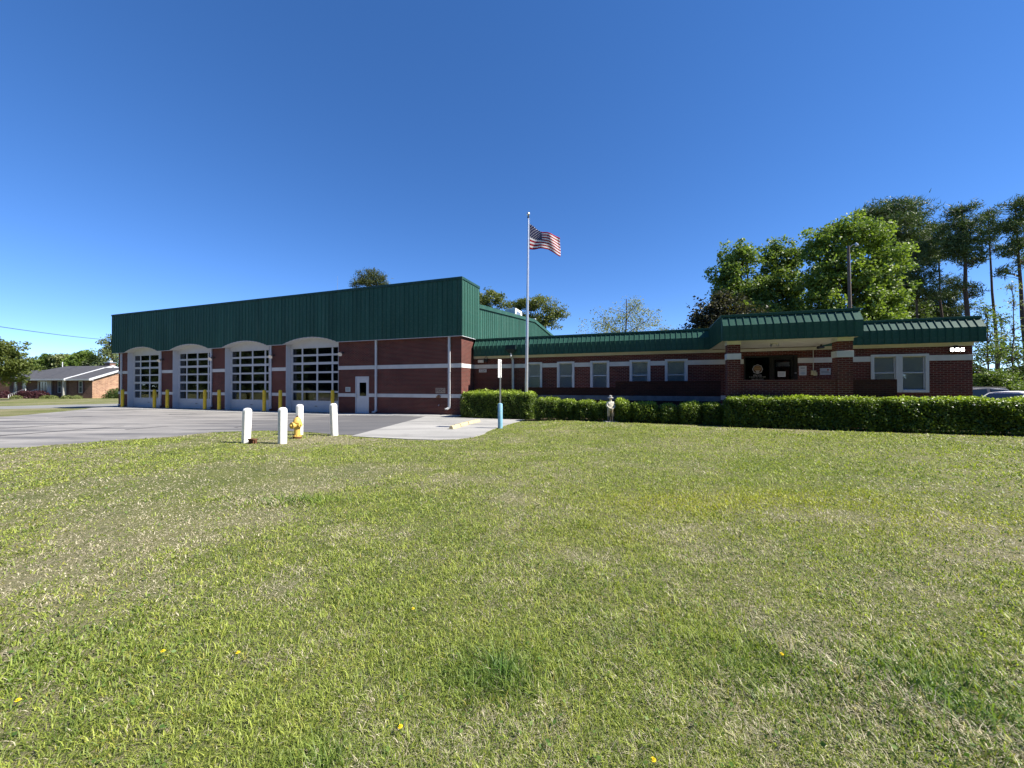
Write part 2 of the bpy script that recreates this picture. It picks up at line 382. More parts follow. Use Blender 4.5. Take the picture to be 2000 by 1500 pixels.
def seam(px0, py0, px1, py1, w):
    a = Vector(GP(px0, py0, -0.1)); b = Vector(GP(px1, py1, -0.1)); d = (b - a); n = Vector((-d.y, d.x)).normalized()
    k = 9; L = [a + d * (i / k) + n * (w * (0.5 + 0.25 * math.sin(i * 1.9)) * min(1, 0.15 + (k - i) / k * 1.3)) for i in range(k + 1)]
    Rr = [a + d * (i / k) - n * (w * (0.5 + 0.25 * math.cos(i * 2.7)) * min(1, 0.15 + (k - i) / k * 1.3)) for i in range(k + 1)]
    return [tuple(p) for p in L] + [tuple(p) for p in reversed(Rr)]
for i, a in enumerate([(-20, 839.5, 160, 827.3, 0.16), (-20, 853.5, 242, 832.8, 0.20), (95, 817, 180, 814, 0.15), (330, 810, 385, 808, 0.14), (-10, 824, 70, 820, 0.12), (245, 840, 330, 833, 0.10), (460, 836, 500, 831, 0.12)]):
    sheet('tar_patch', seam(*a), 0.017, M['asphalt_dk'], 'thin dark tar seam on the grey asphalt yard', 'tar seam', 0.005)

# ------------------------------------------------------------------ fire station
fs = thing('fire_station', 'long red brick fire station with green metal fascia and four bay doors', 'fire station', (C0.x, C0.y, 0), -ANG)
def part(mb, name, mat, parent=None, **kw): return mb.build(name, mat, parent if parent is not None else fs, **kw)
def holed_wall(s0, s1, z0, z1, t0, t1, holes):
    """brick wall in the s-z plane from t0 (front) to t1 with rectangular openings"""
    a = sorted({s0, s1, *[h[0] for h in holes], *[h[1] for h in holes]}); c = sorted({z0, z1, *[h[2] for h in holes], *[h[3] for h in holes]})
    a = [x for x in a if s0 <= x <= s1]; c = [x for x in c if z0 <= x <= z1]
    def solid(i, j):
        if i < 0 or j < 0 or i >= len(a) - 1 or j >= len(c) - 1: return False
        x, z = (a[i] + a[i + 1]) / 2, (c[j] + c[j + 1]) / 2
        return not any(h[0] < x < h[1] and h[2] < z < h[3] for h in holes)
    m = MB()
    for i in range(len(a) - 1):
        for j in range(len(c) - 1):
            if not solid(i, j): continue
            x0, x1, y0, y1 = a[i], a[i + 1], c[j], c[j + 1]
            m.face([(x0, t0, y0), (x1, t0, y0), (x1, t0, y1), (x0, t0, y1)]); m.face([(x1, t1, y0), (x0, t1, y0), (x0, t1, y1), (x1, t1, y1)])
            if not solid(i - 1, j): m.face([(x0, t1, y0), (x0, t0, y0), (x0, t0, y1), (x0, t1, y1)])
            if not solid(i + 1, j): m.face([(x1, t0, y0), (x1, t1, y0), (x1, t1, y1), (x1, t0, y1)])
            if not solid(i, j - 1): m.face([(x0, t1, y0), (x1, t1, y0), (x1, t0, y0), (x0, t0, y0)])
            if not solid(i, j + 1): m.face([(x0, t0, y1), (x1, t0, y1), (x1, t1, y1), (x0, t1, y1)])
    return m
BZ = -0.35
BAYS = [(-29.74, -25.63), (-24.08, -19.88), (-18.37, -14.14), (-12.63, -8.32)]
ZF0, ZF1 = 4.22, 7.32; TF = -0.20; SFL, SFR = -31.45, 0.13
ENT = (-7.03, -6.05, BZ, 2.13)
wall = part(holed_wall(-30.96, 0.0, BZ, 5.2, 0.0, 0.36, [(a, b, BZ, 5.0) for a, b in BAYS] + [ENT]), 'bay_wall', M['brick'])
part(MB().box(-0.36, 0.0, 0.362, 1.468, BZ, 5.0), 'corner_wall', M['brick'])
def bands(z0, z1):
    segs = [(-30.975, BAYS[0][0])] + [(BAYS[i][1], BAYS[i + 1][0]) for i in range(3)]
    segs += [(BAYS[3][1], ENT[0] - 0.003), (ENT[1] + 0.003, 0.018)] if z0 < 2 else [(BAYS[3][1], 0.018)]
    for a, b in segs: part(MB().box(a, b, -0.016, 0.12, z0, z1), 'stone_band', M['band'], wall, bevel=0.004)
bands(2.55, 2.77); bands(0.93, 1.13)
for z0, z1 in ((2.55, 2.77), (0.93, 1.13)): part(MB().box(-0.1, 0.018, 0.121, 1.45, z0, z1), 'stone_band', M['band'], wall, bevel=0.004)

# soffits, arches, fascia panels
def arch(s):
    for a, b in BAYS:
        c, h = (a + b) / 2, (b - a) / 2
        if abs(s - c) < h: return ZF0 + 0.36 * (1 - abs((s - c) / h) ** 2.1)
    return ZF0
fascia = part(MB().box(SFL + 0.03, SFR - 0.03, TF + 0.035, 1.93, ZF1 - 0.10, ZF1 - 0.01).box(SFL + 0.03, SFR - 0.03, 0.02, 0.10, 4.95, ZF1 - 0.1), 'fascia', M['green_dk'])
PW = 0.3
npan = int(round((SFR - SFL) / PW)); pw = (SFR - SFL) / npan
for i in range(npan):
    a, b = SFL + i * pw, SFL + (i + 1) * pw; rb = 0.034; d = 0.026
    sarr = [a, a + rb * 0.2, a + rb * 0.8, a + rb, (a + b) / 2, b]; off = [0, -d, -d, 0, 0, 0]
    bp = sorted({x for ab in BAYS for x in ab if a + 0.05 < x < b - 0.01})
    for x in bp:
        k = sum(q < x for q in sarr); sarr.insert(k, x); off.insert(k, 0)
    m = MB()
    for k in range(len(sarr) - 1):
        s0_, s1_ = sarr[k], sarr[k + 1]; y0, y1 = TF + off[k], TF + off[k + 1]
        e = 1e-4
        m.face([(s0_, y0, arch(s0_ + e)), (s1_, y1, arch(s1_ - e)), (s1_, y1, ZF1 - 0.06), (s0_, y0, ZF1 - 0.06)])
    for k in range(len(sarr) - 1):      # turned-in bottom edge
        s0_, s1_ = sarr[k], sarr[k + 1]; e = 1e-4
        m.face([(s0_, TF + 0.03, arch(s0_ + e)), (s1_, TF + 0.03, arch(s1_ - e)), (s1_, TF + off[k + 1], arch(s1_ - e)), (s0_, TF + off[k], arch(s0_ + e))])
    part(m, 'panel', M['green'], fascia)
# straight panels share one mesh: plain sheet with one raised rib, width along +x, faces -y
def panel_mesh(w, z0, z1, name='panel', rb=0.034, d=0.026):
    m = MB(); xs = [0, rb * 0.2, rb * 0.8, rb, w]; of = [0, -d, -d, 0, 0]
    for k in range(4): m.face([(xs[k], of[k], z0), (xs[k + 1], of[k + 1], z0), (xs[k + 1], of[k + 1], z1), (xs[k], of[k], z1)])
    return m.mesh(name)
def run_panels(n, w, mesh, mat, parent, start, step, rot):
    if not mesh.materials: mesh.materials.append(mat)
    for i in range(n):
        o = link('panel', mesh, None, parent, (start[0] + step[0] * w * i, start[1] + step[1] * w * i, 0)); o.rotation_euler = (0, 0, rot)
nr = 7; wr = (1.95 - TF) / nr
run_panels(nr, wr, panel_mesh(wr, ZF0, ZF1 - 0.06), M['green'], fascia, (SFR, TF), (0, 1), R(90))
run_panels(nr, wr, panel_mesh(wr, ZF0, ZF1 - 0.06), M['green'], fascia, (SFL, 1.95), (0, -1), R(-90))
part(MB().box(SFL - 0.03, SFR + 0.03, TF - 0.045, TF + 0.05, ZF1 - 0.13, ZF1).box(SFR - 0.06, SFR + 0.04, TF + 0.05, 1.97, ZF1 - 0.13, ZF1 - 0.001), 'coping', M['green_dk'], fascia, bevel=0.008)
part(MB().box(SFR - 0.012, SFR + 0.012, 1.94, 1.962, 4.0, ZF1 - 0.1), 'corner_trim', M['green'], fascia)
part(MB().box(SFR - 0.03, SFR + 0.014, TF - 0.014, TF + 0.03, ZF0, ZF1 - 0.13), 'corner_trim', M['green'], fascia)
# rear face of the raised front, seen from the side
part(MB().box(SFL + 0.05, SFR - 0.05, 1.90, 1.925, 5.0, ZF1 - 0.11), 'rear_sheet', M['green'], fascia)
cuts = [SFL] + [x for ab in BAYS for x in ab] + [SFR]
for k in range(0, len(cuts), 2):
    part(MB().face([(cuts[k], TF + 0.03, ZF0 + 0.004), (cuts[k], 0.04, ZF0 + 0.004), (cuts[k + 1], 0.04, ZF0 + 0.004), (cuts[k + 1], TF + 0.03, ZF0 + 0.004)]), 'soffit', M['white'])
    part(MB().box(cuts[k] + 0.001, cuts[k + 1] - 0.001, TF - 0.008, TF + 0.028, ZF0 - 0.028, ZF0 - 0.002), 'drip_edge', M['white'], fascia)
part(MB().face([(SFL, 0.041, ZF0 + 0.004), (SFL, 1.9, ZF0 + 0.004), (-30.9, 1.9, ZF0 + 0.004), (-30.9, 0.041, ZF0 + 0.004)]), 'soffit', M['white'])
part(MB().face([(-0.05, 0.041, ZF0 + 0.004), (-0.05, 1.9, ZF0 + 0.004), (SFR, 1.9, ZF0 + 0.004), (SFR, 0.041, ZF0 + 0.004)]), 'soffit', M['white'])
part(MB().box(SFR - 0.028, SFR + 0.008, TF + 0.029, 1.95, ZF0 - 0.028, ZF0 - 0.002), 'drip_edge', M['white'], fascia)
for a, b in BAYS:
    n = 22; m = MB()
    for k in range(n):
        s0_, s1_ = a + (b - a) * k / n, a + (b - a) * (k + 1) / n
        z0, z1 = arch(s0_ + 1e-4) - 0.003, arch(s1_ - 1e-4) - 0.003
        m.face([(s0_, TF + 0.004, z0), (s0_, 0.40, z0), (s1_, 0.40, z1), (s1_, TF + 0.004, z1)])
        m.face([(s0_, TF - 0.010, z0), (s1_, TF - 0.010, z1), (s1_, TF - 0.010, z1 + 0.03), (s0_, TF - 0.010, z0 + 0.03)])
        m.face([(s0_, TF - 0.010, z0), (s0_, TF + 0.004, z0), (s1_, TF + 0.004, z1), (s1_, TF - 0.010, z1)])
    part(m, 'arch_soffit', M['white'])
    m = MB()
    for k in range(n):
        s0_, s1_ = a + (b - a) * k / n, a + (b - a) * (k + 1) / n
        m.face([(s0_, 0.335, 3.99), (s1_, 0.335, 3.99), (s1_, 0.335, arch(s1_ - 1e-4)), (s0_, 0.335, arch(s0_ + 1e-4))])
    m.box(a, b, 0.31, 0.40, 3.985, 4.045)
    part(m, 'arch_panel', M['white'])
    part(MB().box(a, a + 0.025, -0.006, 0.37, BZ, ZF0 - 0.01), 'door_jamb', M['white'])
    part(MB().box(b - 0.025, b, -0.006, 0.37, BZ, ZF0 - 0.01), 'door_jamb', M['white'])

# bay doors
ROWS = [(3.59, 3.98), (3.08, 3.47), (2.49, 2.93), (1.90, 2.38), (1.26, 1.77), (0.64, 1.15)]
for bi, (a, b) in enumerate(BAYS):
    a2, b2 = a + 0.027, b - 0.027; w = b2 - a2
    cols = [(a2 + 0.13, a2 + w * 0.212), (a2 + w * 0.235, a2 + w * 0.505), (a2 + w * 0.53, a2 + w * 0.795), (a2 + w * 0.82, b2 - 0.11)]
    t0, t1 = 0.36, 0.41; zb = -0.10 if bi < 3 else -0.085
    m = MB(); zt = 3.982
    zc = [zt] + [x for r in ROWS for x in (r[1], r[0])] + [0.60]
    for k in range(len(ROWS)):
        top = zt + 0.003 if k == 0 else ROWS[k - 1][0]
        z0_, z1_ = ROWS[k][1], top
        if z1_ - z0_ > 0.02:
            zm = (z0_ + z1_) / 2
            m.box(a2, b2, t0, t1, z0_, zm - 0.004); m.box(a2, b2, t0, t1, zm + 0.004, z1_)
        else: m.box(a2, b2, t0, t1, z0_, z1_)
        sx = [a2] + [x for c in cols for x in c] + [b2]
        for q in range(0, len(sx), 2): m.box(sx[q], sx[q + 1], t0 + 0.002, t1 - 0.002, ROWS[k][0], ROWS[k][1])
    m.box(a2, b2, t0, t1, 0.605, ROWS[-1][0])
    d = part(m, 'bay_door', M['white'])
    bot = MB()
    nb = 5; hz = (0.60 - zb) / nb
    for k in range(nb): bot.box(a2, b2, t0 + 0.004, t1, zb + k * hz + 0.006, zb + (k + 1) * hz - 0.006)
    bot.box(a2, b2, t0 + 0.012, t1 - 0.002, zb, 0.603)
    part(bot, 'bottom_panel', M['white'], d)
    part(MB().box(a2, b2, t0 - 0.006, t1, zb - 0.05, zb + 0.012), 'weather_seal', M['dark'], d)
    for r in ROWS:
        for c in cols: part(MB().box(c[0] - 0.004, c[1] + 0.004, t0 + 0.022, t0 + 0.030, r[0] - 0.004, r[1] + 0.004), 'pane', M['glass'], d)
    part(MB().box((a2 + b2) / 2 - 0.10, (a2 + b2) / 2 + 0.10, t0 - 0.02, t0, 0.28, 0.31), 'handle', M['dark'], d)
# inside of the apparatus hall
room = MB()
room.face([(-30.9, 0.5, -0.14), (-0.4, 0.5, -0.14), (-0.4, 15, -0.14), (-30.9, 15, -0.14)])
room.face([(-30.9, 15, -0.2), (-0.4, 15, -0.2), (-0.4, 15, 6), (-30.9, 15, 6)])
room.face([(-8.0, 0.4, -0.2), (-8.0, 15, -0.2), (-8.0, 15, 6), (-8.0, 0.4, 6)])
room.face([(-30.9, 0.4, 4.9), (-30.9, 15, 4.9), (-0.4, 15, 4.9), (-0.4, 0.4, 4.9)])
part(room, 'interior', M['interior'])
tube_em = NT('lit_tube'); tube_em.b.inputs['Emission Color'].default_value = (1, 0.95, 0.85, 1); tube_em.b.inputs['Emission Strength'].default_value = 1.6; tube_em.color((0.8, 0.8, 0.8))
for sx0 in (-26.5, -20.8, -15.1, -9.6):
    for ty in (4.5, 8.5): part(MB().box(sx0 - 0.6, sx0 + 0.6, ty - 0.06, ty + 0.06, 4.72, 4.78), 'ceiling_light', tube_em.mat)
for k in range(5): part(MB().box(-29.5 + 5.2 * k, -28.1 + 5.2 * k, 14.3, 14.98, -0.13, 1.9 + 0.3 * (k % 2)), 'locker', M['galv'])

# entry door
ed = part(MB().box(-7.03, -6.98, -0.01, 0.16, -0.05, 2.13).box(-6.10, -6.05, -0.01, 0.16, -0.05, 2.13).box(-6.98, -6.10, -0.01, 0.16, 2.075, 2.13), 'entry_door', M['white'])
part(MB().box(-6.972, -6.755, 0.02, 0.065, -0.03, 2.07).box(-6.255, -6.108, 0.02, 0.065, -0.03, 2.07).box(-6.755, -6.255, 0.02, 0.065, -0.03, 0.98).box(-6.755, -6.255, 0.02, 0.065, 1.77, 2.07), 'leaf', M['white'], ed)
part(MB().box(-6.76, -6.25, 0.038, 0.046, 0.975, 1.775), 'pane', M['glass_dark'], ed)
part(MB().box(-6.95, -6.87, 0.008, 0.02, 0.86, 1.10).tube([(-6.91, 0.012, 0.97), (-6.91, -0.05, 0.97), (-6.83, -0.055, 0.97)], 0.012, 8), 'handle', M['galv'], ed)
for z in (0.25, 1.0, 1.8): part(MB().box(-6.108, -6.085, -0.016, -0.0105, z - 0.06, z + 0.06), 'hinge', M['galv'], ed)
part(MB().box(-7.03, -6.05, -0.05, 0.1, -0.09, -0.055), 'threshold', M['concrete'], ed)

# downspouts
def downspout(s, z0, z1, t, w=0.115, kick=-0.22, sgn=-1):
    m = MB().box(s - w / 2, s + w / 2, t - 0.085, t - 0.004, z0, z1)
    m2 = MB(); h = 0.12
    for (x0, x1, y0, y1, za, zb) in ((s - w / 2 - 0.002, s + w / 2 + 0.002, t - 0.2, t - 0.004, z0 - h, z0 - 0.001),): m2.box(x0, x1, y0, y1, za, zb)
    d = part(m, 'downspout', M['white'], bevel=0.008)
    e = MB(); a = s - w / 2 - 0.003; b = s + w / 2 + 0.003
    P0 = [(t - 0.09, z0 + 0.04), (t - 0.002, z0 + 0.04), (t - 0.002, z0 - 0.03), (t - 0.15, z0 - 0.13), (t - 0.20, z0 - 0.055), (t - 0.09, z0 + 0.0)]
    sh = [0, 0, 0, -0.12, -0.12, 0]
    n = len(P0)
    L = [(a + sh[i], P0[i][0], P0[i][1]) for i in range(n)]; Q = [(b + sh[i], P0[i][0], P0[i][1]) for i in range(n)]
    e.face(L); e.face(list(reversed(Q)))
    for i in range(n): e.face([L[i], Q[i], Q[(i + 1) % n], L[(i + 1) % n]])
    part(e, 'elbow', M['white'], d, fix=True)
    for z in (z0 + 0.7, (z0 + z1) / 2, z1 - 0.5): part(MB().box(s - w / 2 - 0.03, s + w / 2 + 0.03, t - 0.089, t - 0.002, z - 0.012, z + 0.012), 'strap', M['white'], d)
for s in (-30.46, -25.42, -19.72, -13.92, -5.50): downspout(s, 0.14, ZF0, -0.016)
downspout(-0.70, 0.42, ZF0, -0.016, 0.13)

# apparatus hall behind the raised front: metal side wall, gable roof
ZE, ZR, TR = 6.17, 7.13, 13.3
def roofz(t): return ZR - 0.0846 * abs(t - TR)
hall = part(MB().box(-30.9, -0.10, 26.3, 26.6, BZ, 5.9).box(-30.96, -30.66, 0.37, 26.6, BZ, 5.9), 'hall_wall', M['green'])
side = part(MB().box(-0.12, 0.01, 1.96, 26.6, 2.8, 5.75), 'gable_wall', M['green'])
ng = 80; wg = (26.6 - 1.96) / ng
for i in range(ng):
    a = 1.96 + i * wg; m = MB(); ys = [0, 0.007, 0.027, 0.034, wg]; of = [0, 0.026, 0.026, 0, 0]
    for k in range(4):
        y0, y1 = a + ys[k], a + ys[k + 1]
        m.face([(0.03 + of[k], y0, 3.6), (0.03 + of[k + 1], y1, 3.6), (0.03 + of[k + 1], y1, roofz(y1)), (0.03 + of[k], y0, roofz(y0))])
    part(m, 'panel', M['green'], side)
m = MB()
for (t0, t1) in ((1.95, TR), (TR, 26.8)):
    z0, z1 = roofz(t0), roofz(t1)
    m.face([(-31.2, t0, z0 + 0.08), (0.02, t0, z0 + 0.08), (0.02, t1, z1 + 0.08), (-31.2, t1, z1 + 0.08)])
roof = part(m, 'roof', M['green'])
def rake(t0, t1):
    m = MB(); z0, z1 = roofz(t0), roofz(t1)
    A = [(0.02, t0, z0 - 0.10), (0.12, t0, z0 - 0.10), (0.12, t0, z0 + 0.13), (0.02, t0, z0 + 0.13)]
    B = [(0.02, t1, z1 - 0.10), (0.12, t1, z1 - 0.10), (0.12, t1, z1 + 0.13), (0.02, t1, z1 + 0.13)]
    m.face(A); m.face(B[::-1])
    for i in range(4): m.face([A[i], B[i], B[(i + 1) % 4], A[(i + 1) % 4]])
    part(m, 'rake_trim', M['green'], roof, fix=True)
rake(1.96, TR); rake(TR, 26.8)
part(MB().box(-0.06, 0.14, TR - 0.13, TR + 0.13, ZR + 0.14, ZR + 0.22), 'ridge_cap', M['white'], roof)

# office wing
TW = 1.47; SW = 20.92
WINS = [(3.20, 3.97), (4.88, 5.69), (6.60, 7.44), (8.51, 9.37), (10.12, 11.01), (17.90, 18.70), (18.79, 19.60)]
WZ0, WZ1 = 1.36, 2.78
ENTR = (13.35, 15.37, 0.75, 2.91)
holes = [(a, b, WZ0, WZ1) for a, b in WINS] + [ENTR]
wing = part(holed_wall(0.0, SW, BZ, 4.0, TW, TW + 0.25, holes), 'wing_wall', M['brick'])
part(MB().box(SW - 0.25, SW, TW + 0.252, 14.0, BZ, 4.0).box(0.2, SW, 13.75, 14.0, BZ, 4.0), 'wing_rear_wall', M['brick'])
bs = [0.0, *[x for w in WINS[:5] for x in (w[0] - 0.05, w[1] + 0.05)], ENTR[0], ENTR[1], WINS[5][0] - 0.05, WINS[6][1] + 0.05, SW + 0.016]
for i in range(0, len(bs), 2): part(MB().box(bs[i] + 0.002, bs[i + 1] - 0.002, TW - 0.014, TW + 0.1, 2.55, 2.765), 'stone_band', M['band'], wing, bevel=0.004)
part(MB().box(0.02, SW + 0.014, TW - 0.015, TW + 0.1, 0.93, 1.13), 'stone_band', M['band'], wing)
for q_ in ((0.02, 12.1, 3.235), (12.1, 16.0, 3.215), (16.0, SW + 0.03, 3.235)): part(MB().box(q_[0], q_[1], TW - 0.03, TW, 3.09, q_[2]), 'frieze_board', M['soffit'])
for q_ in ((0.14, 11.99, 1.22, TW - 0.031), (16.11, 21.13, 1.22, TW - 0.031), (SW + 0.031, 21.13, TW - 0.0309, 13.9)): part(MB().box(*q_, 3.236, 3.25), 'soffit', M['soffit'])
def window(a, b, z0, z1):
    w = part(MB().box(a - 0.05, a + 0.055, TW - 0.035, TW + 0.12, z0 - 0.05, z1 + 0.05).box(b - 0.055, b + 0.05, TW - 0.035, TW + 0.12, z0 - 0.05, z1 + 0.05)
             .box(a + 0.055, b - 0.055, TW - 0.035, TW + 0.12, z1 - 0.04, z1 + 0.05).box(a + 0.055, b - 0.055, TW - 0.05, TW + 0.12, z0 - 0.05, z0 + 0.04), 'window', M['white'])
    zm = (z0 + z1) / 2 + 0.02
    for k, (za, zb) in enumerate(((z0 + 0.04, zm + 0.01), (zm - 0.01, z1 - 0.04))):
        y = TW + 0.03 + 0.03 * k
        sh = part(MB().box(a + 0.055, a + 0.09, y, y + 0.028, za, zb).box(b - 0.09, b - 0.055, y, y + 0.028, za, zb).box(a + 0.09, b - 0.09, y, y + 0.028, za, za + 0.035).box(a + 0.09, b - 0.09, y, y + 0.028, zb - 0.035, zb), 'sash', M['white'], w)
        part(MB().box(a + 0.085, b - 0.085, y + 0.011, y + 0.014, za + 0.03, zb - 0.03), 'pane', M['glass'], w)
    part(MB().box(a + 0.04, b - 0.04, TW + 0.094, TW + 0.10, z0 + 0.02, z1 - 0.02), 'blind', M['blind'], w)
for a, b in WINS: window(a, b, WZ0, WZ1)
part(MB().box(WINS[5][1] + 0.052, WINS[6][0] - 0.052, TW - 0.02, TW + 0.1, WZ0 - 0.04, WZ1 + 0.04), 'window_mullion', M['white'])
part(MB().box(0.05, SW, TW + 0.3, 13.8, 3.9, 4.0), 'flat_roof', M['asphalt'])

# mansard metal skirts
MZ0, MZ1, MZ2, MD = 3.235, 3.78, 4.17, 0.30
def mansard_mesh(w, name='panel', rb=0.03, d=0.03):
    m = MB(); xs = [0, rb * 0.2, rb * 0.8, rb, w]; of = [0, -d, -d, 0, 0]
    for k in range(4):
        a, b = xs[k], xs[k + 1]; p, q = of[k], of[k + 1]
        m.face([(a, p, MZ0), (b, q, MZ0), (b, q, MZ1), (a, p, MZ1)])
        m.face([(a, p, MZ1), (b, q, MZ1), (b, MD + q * 0.8, MZ2 - q * 0.6), (a, MD + p * 0.8, MZ2 - p * 0.6)])
    return m.mesh(name)
def mansard(s0, s1, t, name, endl=False, endr=False):
    n = max(1, int(round((s1 - s0) / 0.233))); w = (s1 - s0) / n
    p = part(MB().box(s0 - 0.02, s1 + 0.02, t + MD - 0.085, t + MD + 0.10, MZ2 - 0.045, MZ2 + 0.05), name, M['green'], bevel=0.006)
    part(MB().box(s0, s1, t - 0.012, t + 0.02, MZ0 - 0.02, MZ0 - 0.001), 'drip_edge', M['green'], p)
    run_panels(n, w, mansard_mesh(w), M['green'], p, (s0, t), (1, 0), 0.0)
    for flag, s, dr in ((endl, s0, -1), (endr, s1, 1)):
        if not flag: continue
        prof = [(t, MZ0), (t, MZ1), (t + MD, MZ2), (flag, MZ2), (flag, MZ0)]
        m = MB(); m.face([(s + dr * 0.004, y, z) for y, z in prof]); m.face([(s + dr * 0.012, y, z) for y, z in prof[::-1]])
        for (y0, z0), (y1, z1) in zip(prof, prof[1:] + prof[:1]): m.face([(s + dr * 0.004, y0, z0), (s + dr * 0.004, y1, z1), (s + dr * 0.012, y1, z1), (s + dr * 0.012, y0, z0)])
        k = 1
        part(m, 'end_panel', M['green'], p, fix=True)
        y = t + 0.35
        while y < flag - 0.1:
            part(MB().box(s + dr * 0.012, s + dr * 0.035, y, y + 0.03, MZ0, MZ2 - 0.01), 'rib', M['green'], p); y += 0.233
        part(MB().box(s - 0.025, s + 0.025, t + MD + 0.101, flag, MZ2 + 0.001, MZ2 + 0.045), 'end_cap', M['green'], p)
    return p
mansard(0.14, 11.94, 1.21, 'mansard_roof')
mansard(16.13, 21.15, 1.21, 'mansard_roof', endr=13.9)
mansard(11.96, 16.11, -2.2, 'porch_mansard', endl=1.6, endr=1.6)
part(MB().box(12.05, 16.02, -1.85, 1.6, 4.05, 4.12), 'porch_roof', M['asphalt'])
nb = 14; bw_ = (16.08 - 11.99) / nb
for i in range(nb): part(MB().box(11.99 + i * bw_ + 0.004, 11.99 + (i + 1) * bw_ - 0.004, -2.17, TW - 0.032, 3.238, 3.252), 'ceiling_board', M['soffit'])
part(MB().box(11.99, 16.08, -2.17, TW - 0.032, 3.256, 3.27), 'ceiling_backing', M['soffit'])
for (a, b) in ((12.15, 12.58), (15.50, 15.93)):
    c = part(MB().box(a, b, -1.95, -1.52, BZ, 3.10), 'porch_column', M['brick'])
    part(MB().box(a - 0.02, b + 0.02, -1.97, -1.50, 2.55, 2.77), 'stone_band', M['band'], c, bevel=0.005)
    part(MB().box(a - 0.015, b + 0.015, -1.965, -1.505, 3.10, 3.236), 'capital', M['band'], c)
    part(MB().box(a - 0.02, b + 0.02, -1.97, -1.50, 0.93, 1.13), 'stone_band', M['band'], c, bevel=0.005)
part(MB().box(12.2, 17.0, -1.65, TW - 0.02, BZ, 0.75), 'porch_slab', M['concrete'])
# glazed entrance
en = part(MB().box(13.35, 13.42, TW + 0.02, TW + 0.14, 0.75, 2.91).box(14.33, 14.45, TW + 0.02, TW + 0.14, 0.75, 2.91).box(15.22, 15.37, TW + 0.02, TW + 0.14, 0.75, 2.91)
          .box(13.42, 14.33, TW + 0.02, TW + 0.14, 2.83, 2.91).box(14.45, 15.22, TW + 0.02, TW + 0.14, 2.83, 2.91).box(13.42, 14.33, TW + 0.02, TW + 0.14, 0.75, 0.9), 'glass_entrance', M['black'])
part(MB().box(13.42, 14.33, TW + 0.07, TW + 0.08, 0.9, 2.83), 'side_light', M['glass_dark'], en)
part(MB().box(14.46, 14.53, TW + 0.05, TW + 0.10, 0.77, 2.82).box(15.14, 15.21, TW + 0.05, TW + 0.10, 0.77, 2.82).box(14.53, 15.14, TW + 0.05, TW + 0.10, 0.77, 0.95).box(14.53, 15.14, TW + 0.05, TW + 0.10, 2.72, 2.82), 'door_leaf', M['black'], en)
part(MB().box(14.53, 15.14, TW + 0.07, TW + 0.08, 0.95, 2.72), 'pane', M['glass_dark'], en)
part(MB().lathe([(0.0, 0), (0.03, 0), (0.03, 0.03), (0.0, 0.03)], 12, (15.29, TW - 0.01, 2.12), axis='y'), 'lock', M['galv'], en, fix=True)
lobby = MB(); lobby.box(12.9, 15.9, TW + 3.0, TW + 3.1, 0.6, 3.2).box(12.9, 15.9, TW + 0.3, TW + 3.0, 0.65, 0.74)
part(lobby, 'lobby', plain('lobby_paint', (0.10, 0.10, 0.06), 0.8))
# FLAT PRINT on the side light: badge and four lines of lettering
gold = plain('gold_print', (0.30, 0.19, 0.09), 0.5, 0.3, var=0.2, scale=30); pale = plain('pale_print', (0.34, 0.33, 0.31), 0.6, 0.2, var=0.1, scale=20)
dkr = plain('dark_print', (0.06, 0.025, 0.018), 0.6, 0.2)
def disc(cx, cz, rx, rz, y, n=24, wave=0.0, k=8):
    return [(cx + rx * (1 + wave * math.cos(k * 2 * math.pi * i / n)) * math.cos(2 * math.pi * i / n), y, cz + rz * (1 + wave * math.cos(k * 2 * math.pi * i / n)) * math.sin(2 * math.pi * i / n)) for i in range(n)]
yb = TW + 0.066
part(MB().face(disc(13.895, 2.31, 0.20, 0.205, yb, 48, 0.05, 8)), 'badge', pale, en)
part(MB().face(disc(13.895, 2.31, 0.165, 0.17, yb - 0.001, 32)), 'badge', dkr, en)
part(MB().face(disc(13.895, 2.335, 0.145, 0.115, yb - 0.002, 32)), 'badge', gold, en)
part(MB().face([(13.81, yb - 0.003, 2.25), (13.98, yb - 0.003, 2.25), (13.94, yb - 0.003, 2.15), (13.895, yb - 0.003, 2.12), (13.85, yb - 0.003, 2.15)]), 'badge', pale, en)
for z in (2.30, 2.38): part(MB().box(13.79, 14.0, yb - 0.004, yb - 0.003, z, z + 0.014), 'badge', dkr, en)
for z, ws in ((2.055, [0.13, 0.02, 0.13]), (2.015, [0.05, 0.09, 0.04, 0.08]), (1.965, [0.03, 0.17, 0.10, 0.14, 0.11]), (1.87, [0.12, 0.11, 0.04, 0.13])):
    tot = sum(ws) + 0.022 * (len(ws) - 1); x = 13.895 - tot / 2
    for w_ in ws:
        k = max(1, int(w_ / 0.02))
        for q in range(k): part(MB().box(x + q * w_ / k, x + (q + 0.72) * w_ / k, yb - 0.001, yb, z - 0.013, z + 0.013 - 0.004 * (q % 2)), 'lettering', pale, en)
        x += w_ + 0.022
def flat_thing(name, label, cat, mb, mat, **kw): return tag(mb.build(name, mat, None, (C0.x, C0.y, 0), -ANG, **kw), label, cat)
